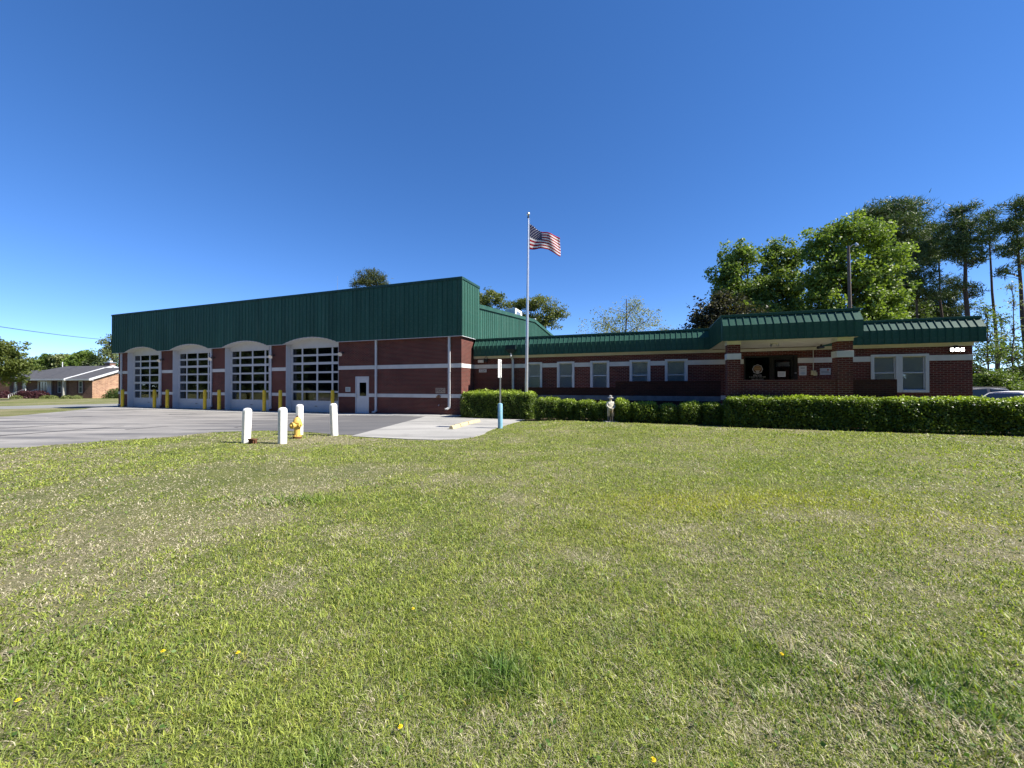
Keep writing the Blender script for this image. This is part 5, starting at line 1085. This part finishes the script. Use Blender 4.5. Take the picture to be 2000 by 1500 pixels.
# ------------------------------------------------------------------ cars
def car(name, label, loc, heading, paint, L=4.6, Wd=1.8, Hh=1.45, belt=0.92, suv=False):
    q = thing(name, label, 'car', (loc[0], loc[1], g1(*loc) + 0.03), heading)
    hw = Wd / 2; pm_ = plain(name + '_paint', paint, 0.38, 0.35, 0.0, var=0.02)
    # lower body: stations along x (front = +x), rounded cross sections
    st_ = [(-L/2, 0.62, 0.42, belt - 0.10, 0.80), (-L/2 + 0.10, 0.86, 0.28, belt - 0.02, 0.90), (-L/2 + 0.7, 0.97, 0.20, belt + 0.01, 0.96), (-0.6, 1.0, 0.18, belt, 0.97), (0.5, 1.0, 0.18, belt - 0.01, 0.97), (L/2 - 1.25, 0.99, 0.18, belt - 0.02, 0.95), (L/2 - 0.5, 0.93, 0.20, belt - 0.13, 0.88), (L/2 - 0.12, 0.80, 0.26, belt - 0.24, 0.80), (L/2, 0.58, 0.38, belt - 0.36, 0.72)]
    m = MB(); rings = []
    for (x_, wf, z0, z1, _) in st_:
        w_ = hw * wf; ring = [(-w_ * 0.80, z0), (-w_ * 0.97, z0 + 0.10), (-w_, (z0 + z1) / 2), (-w_ * 0.96, z1 - 0.08), (-w_ * 0.86, z1), (-w_ * 0.4, z1 + 0.03), (w_ * 0.4, z1 + 0.03), (w_ * 0.86, z1), (w_ * 0.96, z1 - 0.08), (w_, (z0 + z1) / 2), (w_ * 0.97, z0 + 0.10), (w_ * 0.80, z0)]
        rings.append([(x_, y_, z_) for y_, z_ in ring])
    for r0, r1 in zip(rings, rings[1:]):
        for i in range(12): m.face([r0[i], r1[i], r1[(i + 1) % 12], r0[(i + 1) % 12]])
    m.face(rings[0]); m.face(rings[-1][::-1])
    m.build('body', pm_, q, smooth=True, fix=True)
    # greenhouse
    xr = (-L/2 + (0.12 if suv else 0.55), -L/2 + (0.55 if suv else 1.35), 0.25 if not suv else 0.35, L/2 - 1.25)      # rear base, rear roof, front roof, front base
    zb, zr = belt - 0.02, Hh; wb, wr_ = hw * 0.90, hw * 0.72
    def pt(x_, y_, z_): return (x_, y_, z_)
    base = [(xr[0], -wb * 0.93, zb), (xr[3], -wb * 0.90, zb - 0.04), (xr[3], wb * 0.90, zb - 0.04), (xr[0], wb * 0.93, zb)]
    xm = (xr[1] + xr[2]) / 2
    rail = [(xr[1], wr_ * 0.95, zr - 0.06), (xm, wr_, zr - 0.02), (xr[2], wr_ * 0.95, zr - 0.05)]
    g = MB()
    for sg in (-1, 1):
        R3 = [(x_, sg * y_, z_) for x_, y_, z_ in rail]; b0 = (xr[0], sg * wb * 0.93, zb); b1 = (xm, sg * wb * 0.97, zb); b2 = (xr[3], sg * wb * 0.90, zb - 0.04)
        g.face([b0, b1, R3[1], R3[0]]); g.face([b1, b2, R3[2], R3[1]])
    g.face([(rail[0][0], -rail[0][1], rail[0][2]), (rail[0][0], rail[0][1], rail[0][2]), base[3], base[0]])
    g.face([(rail[2][0], -rail[2][1], rail[2][2]), (rail[2][0], rail[2][1], rail[2][2]), base[2], base[1]])
    mid = [(x_, 0, z_ + 0.06) for x_, y_, z_ in rail]
    for sg in (-1, 1):
        for i in range(2):
            g.face([(rail[i][0], sg * rail[i][1], rail[i][2]), (rail[i + 1][0], sg * rail[i + 1][1], rail[i + 1][2]), (mid[i + 1][0], sg * rail[i + 1][1] * 0.55, mid[i + 1][2] - 0.012), (mid[i][0], sg * rail[i][1] * 0.55, mid[i][2] - 0.012)])
            g.face([(mid[i][0], sg * rail[i][1] * 0.55, mid[i][2] - 0.012), (mid[i + 1][0], sg * rail[i + 1][1] * 0.55, mid[i + 1][2] - 0.012), mid[i + 1], mid[i]])
    for i in (0, 2):
        e_ = rail[i]; g.face([(e_[0], -e_[1], e_[2]), (mid[i][0], -e_[1] * 0.55, mid[i][2] - 0.012), mid[i], (mid[i][0], e_[1] * 0.55, mid[i][2] - 0.012), (e_[0], e_[1], e_[2])])
    ro = g.build('cabin', pm_, q, bevel=0.035, smooth=True)
    gl = plain(name + '_glass', (0.010, 0.014, 0.022), 0.06, 0.35, var=0.02)
    def pane(nm, quad, inset, off):
        c = sum((Vector(p) for p in quad), Vector()) / 4; nrm = (Vector(quad[1]) - Vector(quad[0])).cross(Vector(quad[3]) - Vector(quad[0])).normalized()
        if nrm.dot(c - Vector((0, 0, 0.6))) < 0: nrm = -nrm
        pts_ = [c + (Vector(p) - c) * inset + nrm * off for p in quad]
        MB().face(pts_).face([p - nrm * 0.004 for p in pts_][::-1]).build(nm, gl, q)
    for sg in (-1, 1):
        R3 = [(x_, sg * y_, z_) for x_, y_, z_ in rail]; b0 = (xr[0], sg * wb * 0.93, zb); b1 = (xm, sg * wb * 0.97, zb); b2 = (xr[3], sg * wb * 0.90, zb - 0.04)
        pane('side_window', [b0, b1, R3[1], R3[0]], 0.86, 0.012); pane('side_window', [b1, b2, R3[2], R3[1]], 0.86, 0.012)
        MB().box(xr[3] - 0.55, xr[3] - 0.38, sg * (wb + 0.02), sg * (wb + 0.20), zb + 0.02, zb + 0.14).build('mirror', pm_, q, bevel=0.03, smooth=True)
        for xx in (-L/2 + 0.85, L/2 - 0.85):
            wq = MB().lathe([(0, -0.11), (0.20, -0.11), (0.31, -0.10), (0.335, -0.05), (0.335, 0.05), (0.31, 0.10), (0.20, 0.11), (0, 0.11)], 22, (xx, sg * (hw - 0.12), 0.33), axis='y').build('wheel', M['dark'], q, fix=True, smooth=True)
            MB().lathe([(0, 0.0), (0.20, 0.0), (0.20, 0.012), (0, 0.02)] if sg > 0 else [(0, 0.0), (0.20, 0.0), (0.20, -0.012), (0, -0.02)], 16, (xx, sg * (hw - 0.007), 0.33), axis='y').build('rim', M['galv'], wq, fix=True)
        MB().box(L/2 - 0.26, L/2 - 0.10, sg * hw * 0.45, sg * hw * 0.74, belt - 0.34, belt - 0.22).build('headlight', M['galv'], q, bevel=0.02)
        MB().box(-L/2 + 0.0, -L/2 + 0.10, sg * hw * 0.5, sg * hw * 0.76, belt - 0.22, belt - 0.08).build('tail_light', plain('red_lens', (0.3, 0.01, 0.01), 0.2), q, bevel=0.02)
        if suv: MB().tube([(xr[1] + 0.05, sg * wr_ * 0.86, zr + 0.035), (xr[2] - 0.05, sg * wr_ * 0.86, zr + 0.04)], 0.018, 6).build('roof_rail', M['dark'], q)
    pane('windshield', [(rail[2][0], -rail[2][1], rail[2][2]), (rail[2][0], rail[2][1], rail[2][2]), base[2], base[1]], 0.88, 0.012)
    pane('rear_window', [(rail[0][0], -rail[0][1], rail[0][2]), (rail[0][0], rail[0][1], rail[0][2]), base[3], base[0]], 0.86, 0.012)
    return q
car('parked_sedan', 'white car parked beyond the right end of the long hedge', (22.35, 17.2), R(190), (0.80, 0.80, 0.79), 4.7, 1.82, 1.41)
car('parked_suv', 'dark blue SUV parked between the brick wing end and the white car', (28.4, 24.2), R(180 - 6), (0.010, 0.013, 0.030), 4.75, 1.85, 1.62, 1.0, True)

# ------------------------------------------------------------------ brick house on the left
HA = R(10); hx, hyy = -64.4, 59.0; hz = g1(hx, hyy)
ho = thing('brick_house', 'low brick ranch house with dark shingle roof across the side street', 'house', (hx, hyy, hz), -HA)
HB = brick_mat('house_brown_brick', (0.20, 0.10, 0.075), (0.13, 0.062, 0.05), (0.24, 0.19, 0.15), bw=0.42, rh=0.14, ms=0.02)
def hp(mb, name, mat, parent=None, **kw): return mb.build(name, mat, parent if parent is not None else ho, **kw)
shing = plain('dark_shingles', (0.075, 0.075, 0.080), 0.9, 0.2, var=0.25, scale=3, bump=0.5)
# right wing (gable end faces the station), main block further left
hp(MB().box(-4.6, 0, 0, 9.0, -0.3, 2.95), 'wing_wall', HB)
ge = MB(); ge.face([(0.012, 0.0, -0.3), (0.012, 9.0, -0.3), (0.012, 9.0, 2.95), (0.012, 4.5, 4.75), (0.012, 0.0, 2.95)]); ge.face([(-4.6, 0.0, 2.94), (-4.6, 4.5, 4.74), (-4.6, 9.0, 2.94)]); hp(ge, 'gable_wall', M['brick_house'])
hp(MB().box(-18.5, -4.602, 0.9, 10.2, -0.3, 2.9), 'main_wall', HB)
def gable_roof(x0, x1, y0, y1, ze, zr, name, hipl=0.0):
    ym = (y0 + y1) / 2; m = MB(); th = 0.12
    for dz in (0, -th):
        F_ = [[(x0, y0, ze + dz), (x1, y0, ze + dz), (x1, ym, zr + dz), (x0 + hipl, ym, zr + dz)], [(x1, y1, ze + dz), (x0, y1, ze + dz), (x0 + hipl, ym, zr + dz), (x1, ym, zr + dz)]]
        for f_ in F_: m.face(f_ if dz == 0 else f_[::-1])
        if hipl and dz == 0: m.face([(x0, y1, ze), (x0, y0, ze), (x0 + hipl, ym, zr)])
    m.face([(x0, y0, ze - th), (x1, y0, ze - th), (x1, y0, ze), (x0, y0, ze)])
    r = hp(m, name, shing)
    hp(MB().box(x0 - 0.02, x1 + 0.02, y0 - 0.05, y0 - 0.003, ze - 0.22, ze + 0.01), 'fascia_board', M['white'], r)
    for (xa) in ([x1] if hipl else [x1, x0]):
        for (ya, yb_) in ((y0, ym), (y1, ym)):
            k = MB(); A = [(xa - 0.01, ya, ze - 0.26), (xa + 0.06, ya, ze - 0.26), (xa + 0.06, ya, ze + 0.06), (xa - 0.01, ya, ze + 0.06)]; B = [(p[0], yb_, p[2] + zr - ze) for p in A]
            k.face(A); k.face(B[::-1])
            for i in range(4): k.face([A[i], B[i], B[(i + 1) % 4], A[(i + 1) % 4]])
            hp(k, 'rake_board', M['white'], r, fix=True)
    hp(MB().box(x0, x1, y0 - 0.003, y0 + 0.55, ze - 0.24, ze - 0.21), 'soffit', M['white'], r)
    return r
gable_roof(-4.62, 0.35, -0.6, 9.6, 2.98, 4.95, 'wing_roof')
mr = gable_roof(-19.2, -4.3, -0.75, 11.8, 3.0, 5.35, 'main_roof', 5.0)
hp(MB().box(-6.6, -5.5, 5.9, 6.7, 4.6, 5.9), 'chimney', HB, mr); hp(MB().box(-6.72, -5.38, 5.8, 6.8, 5.9, 6.0), 'chimney_cap', M['galv'], mr); hp(MB().box(-6.3, -5.8, 6.1, 6.5, 6.0, 6.25), 'flue', M['white'], mr)
hp(MB().tube([(-15.2, 5.5, 4.9), (-15.2, 5.5, 6.1)], 0.06, 8), 'vent_pipe', M['white'], mr)
def hwin(x0, x1, z0, z1, y, shut=True, trim=0.09):
    w_ = hp(MB().box(x0 - trim, x0, y - 0.04, y + 0.05, z0 - trim, z1 + trim).box(x1, x1 + trim, y - 0.04, y + 0.05, z0 - trim, z1 + trim).box(x0, x1, y - 0.04, y + 0.05, z1, z1 + trim).box(x0, x1, y - 0.06, y + 0.05, z0 - trim, z0).box(x0, x1, y - 0.025, y + 0.02, (z0 + z1) / 2 - 0.03, (z0 + z1) / 2 + 0.03), 'window', M['white'])
    hp(MB().box(x0, x1, y - 0.02, y - 0.012, z0, z1), 'pane', plain('house_glass', (0.07, 0.09, 0.10), 0.08, 0.6, var=0.1), w_)
    if shut:
        for xa in (x0 - trim - 0.36, x1 + trim): hp(MB().box(xa, xa + 0.36, y - 0.03, y - 0.002, z0 - trim, z1 + trim), 'shutter', plain('maroon_shutter', (0.075, 0.022, 0.025), 0.6), w_)
hwin(-2.5, -1.95, 0.9, 2.6, 0.0); hwin(-8.2, -7.65, 0.9, 2.6, 0.9); hwin(-15.6, -15.0, 0.9, 2.6, 0.9, False); hwin(-17.4, -16.9, 0.9, 2.6, 0.9, False)
hd = hp(MB().box(-12.3, -12.1, 0.78, 0.95, 0.55, 2.75).box(-10.3, -9.5, 0.78, 0.95, 0.55, 2.75).box(-12.1, -10.3, 0.78, 0.95, 2.6, 2.75), 'front_door', M['white'])
hp(MB().box(-11.9, -11.5, 0.86, 0.9, 0.6, 2.6).box(-11.4, -10.9, 0.86, 0.9, 0.6, 2.6).box(-10.8, -10.4, 0.86, 0.9, 0.6, 2.6), 'pane', plain('door_glass', (0.12, 0.16, 0.22), 0.1, 0.6), hd)
hp(MB().box(-5.0, -4.7, -0.55, -0.25, -0.3, 2.85), 'porch_post', M['soffit'])
hp(MB().box(-13.5, -9.0, -0.6, 0.88, -0.3, 0.5), 'stoop', M['concrete'])
wr = hp(MB().box(-12.3, -12.28, -1.0, -0.98, 0, 0.01), 'handrail', M['white'])
for yy in (-1.5, -0.2):
    hp(MB().tube([(-12.9, yy - 0.6, 0.55), (-10.2, yy - 0.2, 1.45)], 0.04, 6).tube([(-12.9, yy - 0.6, 0.05), (-10.2, yy - 0.2, 0.85)], 0.03, 6), 'rail', M['white'], wr)
    for k in range(10): f_ = k / 9; xx = -12.9 + 2.7 * f_; y2 = yy - 0.6 + 0.4 * f_; hp(MB().tube([(xx, y2, -0.25 + (0.3 if k not in (0, 9) else 0) + 0.8 * f_ * (k not in (0,))), (xx, y2, 0.55 + 0.9 * f_)], 0.05 if k in (0, 9) else 0.025, 6), 'baluster', M['white'], wr)
# second house behind
h2 = thing('neighbour_house', 'orange brick house partly hidden by the big leafy tree', 'house', (-88, 68, g1(-88, 68)), -HA)
ob = brick_mat('orange_brick', (0.42, 0.16, 0.085), (0.32, 0.11, 0.06), (0.42, 0.27, 0.19), bw=0.4, rh=0.13, ms=0.018)
MB().box(-8, -0.0, 0, 8, -0.3, 3.0).build('wall', ob, h2)
m = MB(); m.face([(0.4, -0.6, 2.95), (0.4, 4, 4.9), (-8.4, 4, 4.9), (-8.4, -0.6, 2.95)]); m.face([(-8.4, 8.6, 2.95), (-8.4, 4, 4.9), (0.4, 4, 4.9), (0.4, 8.6, 2.95)]); m.face([(0.0, 0, 2.95), (0.0, 8, 2.95), (0.0, 4, 4.75)]); m.build('roof', shing, h2)
for (ya, yb_) in ((-0.6, 4), (8.6, 4)):
    k = MB(); A = [(0.4, ya, 2.72), (0.47, ya, 2.72), (0.47, ya, 3.02), (0.4, ya, 3.02)]; B = [(p[0], yb_, p[2] + 1.95) for p in A]; k.face(A); k.face(B[::-1])
    for i in range(4): k.face([A[i], B[i], B[(i + 1) % 4], A[(i + 1) % 4]])
    k.build('rake_board', M['white'], h2, fix=True)
MB().box(-4.6, -3.5, -0.03, -0.002, 1.0, 2.3).build('window', M['white'], h2)
# shrubs before the house
def house_shrub(xl, yl, rx, ry, h, cols, label, name='house_shrub', grp='shrubs before the brick house', n=2600):
    c, s_ = math.cos(-HA), math.sin(-HA); x = hx + xl * c - yl * s_; y = hyy + xl * s_ + yl * c
    q = thing(name, label, 'shrub', (x, y, g1(x, y)), 0, grp)
    d = unit(rng.normal(size=(n, 3))); d[:, 2] = np.abs(d[:, 2]); rr = rng.random(n) ** 0.3 * (1 + 0.18 * (tri_noise(d[:, 0] * 4 + xl, d[:, 1] * 4 + d[:, 2] * 3, 3) - 0.5) * 2)
    P = d * np.array([rx, ry, h]) * rr[:, None]; w_ = rng.random(n)[:, None]
    v, f, cc = leaf_quads(P, unit(d + rng.normal(size=(n, 3)) * 0.7), rng.uniform(0.10, 0.22, n), np.array(cols[0]) + (np.array(cols[1]) - np.array(cols[0])) * w_, 0.7)
    link('foliage', raw_mesh('foliage', v, None, f, cc), M['leaf'], q)
    MB().tube([(0, 0, -0.1), (0.05, 0, h * 0.5)], [0.06, 0.03], 6).build('stem', M['bark'], q)
RED = ((0.045, 0.016, 0.022), (0.105, 0.038, 0.045))
for i, xl in enumerate((-18.2, -16.6, -14.8)): house_shrub(xl, -1.6, 1.1, 0.8, 1.15, RED, ['dark red shrub at the far corner of the house', 'dark red shrub, second from the far house corner', 'dark red shrub left of the white stair rail'][i])
for i, xl in enumerate((-10.2, -8.9, -7.7, -6.5)): house_shrub(xl, -1.9, 1.1, 0.8, 1.25 - 0.06 * i, RED, ['dark red shrub right of the white stair rail', 'dark red shrub before the front door', 'dark red shrub below the shuttered window', 'dark red shrub near the porch post'][i])
for i, (xl, yl) in enumerate(((-5.8, -2.0), (-4.2, -2.2), (-2.2, -1.6), (-0.8, -1.4), (-9.6, -3.0))): house_shrub(xl, yl, 0.75, 0.6, 0.5, ((0.10, 0.13, 0.04), (0.22, 0.24, 0.08)), ['low pale green plant by the porch post', 'low pale green plant right of the porch post', 'low pale green plant under the small window', 'low pale green plant near the lit gable corner', 'low pale green plant before the red shrubs'][i], 'low_plant', 'low plants before the brick house', 900)
house_shrub(3.2, 1.5, 2.3, 1.6, 1.6, ((0.035, 0.06, 0.016), (0.10, 0.15, 0.035)), 'round dark green shrub beside the lit gable wall of the house', n=4200)

# ------------------------------------------------------------------ lawn grass
def in_poly(x, y, poly):
    c = np.zeros(len(x), bool); j = len(poly) - 1
    for i in range(len(poly)):
        xi, yi = poly[i]; xj, yj = poly[j]
        c ^= ((yi > y) != (yj > y)) & (x < (xj - xi) * (y - yi) / (yj - yi + 1e-12) + xi); j = i
    return c
def patch_fields(x, y):
    n1 = tri_noise(x * 0.55 + 3, y * 0.55 + 8, 21); n2 = tri_noise(x * 1.7 + 1, y * 1.7 + 4, 22); n3 = tri_noise(x * 5.5, y * 5.5, 23); n4 = tri_noise(x * 14, y * 14, 24)
    straw = 0.5 + ((0.40 * n1 + 0.36 * n2 + 0.24 * n3) - 0.5) * 2.4
    def bump(px, py, rx, ry, amt):
        cx, cy = GP(px, py); return amt * np.exp(-(((x - cx) / rx) ** 2 + ((y - cy) / ry) ** 2))
    straw = straw + bump(300, 1030, 1.2, 0.8, 0.30) + bump(90, 950, 2.2, 0.8, 0.22) + bump(1000, 940, 1.3, 0.8, 0.22) + bump(860, 1230, 0.35, 0.2, 0.28) + bump(940, 1395, 0.10, 0.07, 0.35) + bump(560, 935, 2.5, 0.8, 0.16) + bump(360, 1150, 0.5, 0.3, 0.22) + bump(1650, 1015, 1.2, 0.35, 0.26) + bump(1850, 1025, 0.8, 0.3, 0.25) + bump(1200, 1090, 0.8, 0.4, 0.16) + bump(1110, 1180, 0.4, 0.25, 0.18) + bump(330, 1290, 0.5, 0.25, 0.14) + bump(1100, 1500, 0.15, 0.1, 0.2)
    straw = straw - 0.22 * ss(0.8, 4.8, x) - 0.05 * ss(7, 12, y) - bump(970, 1320, 0.28, 0.22, 0.35) - bump(560, 978, 0.8, 0.3, 0.3) - bump(1650, 1330, 0.9, 0.5, 0.25) - bump(120, 1300, 0.7, 0.4, 0.12)
    lush = bump(970, 1320, 0.25, 0.18, 1.0) + bump(560, 978, 0.7, 0.25, 0.9) + bump(640, 1490, 0.2, 0.12, 0.6) + bump(1640, 1320, 0.8, 0.35, 0.55) + bump(1900, 1400, 0.4, 0.3, 0.6) + bump(80, 1290, 0.6, 0.3, 0.4)
    yel = bump(1330, 985, 1.3, 0.5, 1.0) + bump(1600, 970, 1.6, 0.5, 0.9) + bump(1900, 1020, 1.8, 0.6, 0.9) + bump(1250, 1040, 0.9, 0.4, 0.5)
    return straw, lush, yel, n3, n4
def grass(nt, per, rmin, rmax, pw_, seg, seed, fade):
    """tufts of blades that fan out from a common root; every tuft has its own vigour and colour"""
    r_ = np.random.default_rng(seed); e_ = 2 - pw_
    rad = (rmin ** e_ + r_.random(nt) * (rmax ** e_ - rmin ** e_)) ** (1 / e_); th = r_.uniform(R(-66), R(66), nt)
    tx, ty = rad * np.sin(th), rad * np.cos(th)
    kp = r_.random(nt) < (1 - ss(*fade, rad) if seg == 2 else ss(*fade, rad)); rad, tx, ty = rad[kp], tx[kp], ty[kp]; nt = len(rad)
    T_g = r_.random(nt); T_h = r_.lognormal(0, 0.33, nt); T_d = r_.normal(0, 0.22, nt); T_a = r_.uniform(0, 2 * math.pi, nt)
    cnt = np.maximum(2, (per * r_.uniform(0.4, 1.6, nt)).astype(int)); ix = np.repeat(np.arange(nt), cnt); n = len(ix)
    sg = (0.011 + 0.006 * rad[ix]) * (0.8 + 0.4 * T_h[ix]); ox, oy = r_.normal(size=n) * sg, r_.normal(size=n) * sg
    x, y = tx[ix] + ox, ty[ix] + oy; oa = np.arctan2(oy, ox)
    keep = ~in_poly(x, y, asph) & (y > 0.9)
    pad = [ST(-1.4, -1.4), ST(0.7, -8.72), ST(1.6, -8.8), ST(2.8, -8.77), ST(3.6, -8.64), ST(4.17, -8.3), ST(4.44, -7.7), ST(4.44, -6.9), ST(4.22, -6.1), ST(3.98, -1.40)]
    keep &= ~in_poly(x, y, pad)
    dx, dy = x - C0.x, y - C0.y; s_ = dx * U.x + dy * U.y; t_ = dx * W.x + dy * W.y
    keep &= ~((t_ > np.where(s_ < 4.1, -1.36, -2.08 - 0.065 * np.clip(s_ - 4.1, 0, 12))) & (s_ < 11.9)) & ~((t_ > -2.95) & (s_ >= 11.9))
    st_, lu, ye, n3, n4 = patch_fields(x, y)
    keep &= r_.random(n) < np.clip(1.15 - 0.6 * ss(0.55, 0.95, st_), 0.3, 1)
    ix, x, y, st_, lu, ye, n3, n4, oa = [q[keep] for q in (ix, x, y, st_, lu, ye, n3, n4, oa)]; n = len(x); rd = rad[ix]; tg, thh, td = T_g[ix], T_h[ix], T_d[ix]
    lu = np.clip(lu, 0, 1)
    wd = (0.0030 if seg == 2 else 0.0050) * np.maximum(1, rd / 1.7) ** 0.80 * r_.uniform(0.6, 1.4, n) * (1 + 0.35 * lu); ht = (0.0215 + 0.014 * n3 + 0.036 * lu) * thh * r_.uniform(0.45, 1.45, n) * (1 + 0.014 * rd)
    dead = r_.random(n) < np.clip((st_ + td - 0.14) * 1.20, 0.10, 0.95)
    ht = np.where(dead, ht * 0.72, ht); leanm = np.where(dead, r_.uniform(0.8, 3.0, n), r_.uniform(0.3, 1.9, n)) * (1 - 0.30 * lu)
    aa = np.where(r_.random(n) < 0.65, oa, T_a[ix]) + r_.normal(size=n) * 0.7; dirv = np.stack([np.cos(aa), np.sin(aa)], 1); sa = aa + math.pi / 2 + r_.normal(size=n) * 0.5; sd = np.stack([np.cos(sa), np.sin(sa)], 1)
    g = np.clip(0.12 + 0.62 * tg + r_.normal(0, 0.16, n) + (n4 - 0.5) * 0.35, 0, 1)[:, None]
    lo, hi = np.array([0.100, 0.158, 0.027]), np.array([0.465, 0.515, 0.095])
    c = lo + (hi - lo) * g
    c = c + (np.array([0.065, 0.160, 0.032]) - c) * (0.75 * lu * (0.5 + 0.8 * n4))[:, None]
    c = c + (np.array([0.470, 0.450, 0.030]) - c) * (np.clip(ye, 0, 1) * 0.85 * r_.random(n))[:, None]
    c = c + (np.array([0.330, 0.210, 0.055]) - c) * ((tg > 0.93) * 0.6 * r_.random(n))[:, None]
    tlo, thi = np.array([0.33, 0.285, 0.185]), np.array([0.66, 0.60, 0.44])
    tanc = tlo + (thi - tlo) * r_.random(n)[:, None]
    c = np.where(dead[:, None], tanc * (0.72 + 0.45 * n4[:, None]), c)
    z = gz(x, y) - 0.004; base = np.stack([x, y, z], 1); hor = np.zeros((n, 3)); hor[:, :2] = dirv; sw = np.zeros((n, 3)); sw[:, :2] = sd; sw *= (wd / 2)[:, None]; up = np.array([0, 0, 1.0])
    L = ht[:, None]; lm = leanm[:, None]; k = 1 / np.sqrt(1 + lm ** 2)
    tip = base + (hor * lm * 1.1 + up * 0.9) * k * L
    if seg == 2:
        mid_ = base + (hor * lm * 0.40 + up * 0.62) * k * L
        v = np.stack([base - sw, base + sw, mid_ + sw * 0.8, mid_ - sw * 0.8, tip], 1).reshape(-1, 3); i0 = np.arange(n)[:, None] * 5
        return raw_mesh('grass', v, i0 + [0, 1, 2, 3], i0 + [3, 2, 4], np.repeat(c, 5, 0))
    v = np.stack([base - sw, base + sw, tip], 1).reshape(-1, 3)
    return raw_mesh('grass', v, None, np.arange(n)[:, None] * 3 + [0, 1, 2], np.repeat(c, 3, 0))
tag(link('lawn_grass', grass(60000, 12, 1.15, 9.0, 1.55, 2, 101, (4.2, 9.0)), M['blade']), 'short mown grass with straw coloured patches', 'grass', kind='stuff')
tag(link('lawn_grass', grass(90000, 10, 4.0, 26.0, 1.35, 1, 102, (4.0, 8.6)), M['blade']), 'farther mown lawn grass up to the hedges', 'grass', kind='stuff')
# broad leaved weeds, flat in the turf
n = 3600; rad = (1.2 ** 0.6 + rng.random(n) * (11 ** 0.6 - 1.2 ** 0.6)) ** (1 / 0.6); th = rng.uniform(R(-62), R(62), n); x, y = rad * np.sin(th), rad * np.cos(th); kp = ~in_poly(x, y, asph) & (tri_noise(x * 1.1, y * 1.1, 40) > 0.45); x, y, rad = x[kp], y[kp], rad[kp]; n = len(x)
P = np.stack([x, y, gz(x, y) + rng.uniform(0.012, 0.035, n)], 1); N = unit(rng.normal(size=(n, 3)) * 0.45 + np.array([0, 0, 1.0])); w_ = rng.random(n)[:, None]
v, f, cc = leaf_quads(P, N, rng.uniform(0.010, 0.022, n) * (1 + 0.13 * rad), np.array([0.075, 0.15, 0.03]) + np.array([0.11, 0.13, 0.03]) * w_, 0.7)
tag(link('turf_weeds', raw_mesh('turf_weeds', v, None, f, cc), M['leaf']), 'small broad leaved weeds scattered in the turf', 'weeds', kind='stuff')
dand = plain('dandelion_yellow', (0.72, 0.55, 0.02), 0.7, 0.2, var=0.15, scale=60)
stemg = plain('dandelion_stem', (0.12, 0.18, 0.05), 0.7)
dl = ['yellow dandelion in greener turf at the far side from the hydrant lawn edge', 'yellow dandelion beside the straw patch, one of a close pair', 'yellow dandelion near the pair, on straw coloured turf', 'orange yellow dandelion in short dry turf', 'yellow dandelion left of the dark green grass tuft', 'yellow dandelion among the longer green blades', 'yellow dandelion in the mixed turf right of the tuft']
for i, (px, py) in enumerate([(37, 1363), (319, 1268), (465, 1271), (806, 1186), (781, 1414), (1524, 1274), (1273, 1478)]):
    x, y = GP(px, py, 0.05); q = thing('dandelion', dl[i], 'flower', (x, y, g1(x, y)), 0, 'dandelions in the lawn')
    MB().tube([(0, 0, -0.01), (0.004, 0.003, 0.045)], 0.002, 5).build('stem', stemg, q)
    m = MB()
    for ring, (rr, zz, cnt) in enumerate(((0.0105, 0.044, 16), (0.007, 0.049, 12), (0.0035, 0.052, 8))):
        for k in range(cnt): a = 2 * math.pi * (k + 0.5 * ring) / cnt; da = 0.16 + 0.06 * ring; m.face([(0.004, 0.003, 0.045), (0.004 + rr * math.cos(a - da), 0.003 + rr * math.sin(a - da), zz), (0.004 + rr * 1.12 * math.cos(a), 0.003 + rr * 1.12 * math.sin(a), zz + 0.001), (0.004 + rr * math.cos(a + da), 0.003 + rr * math.sin(a + da), zz)])
    m.build('petals', dand, q)
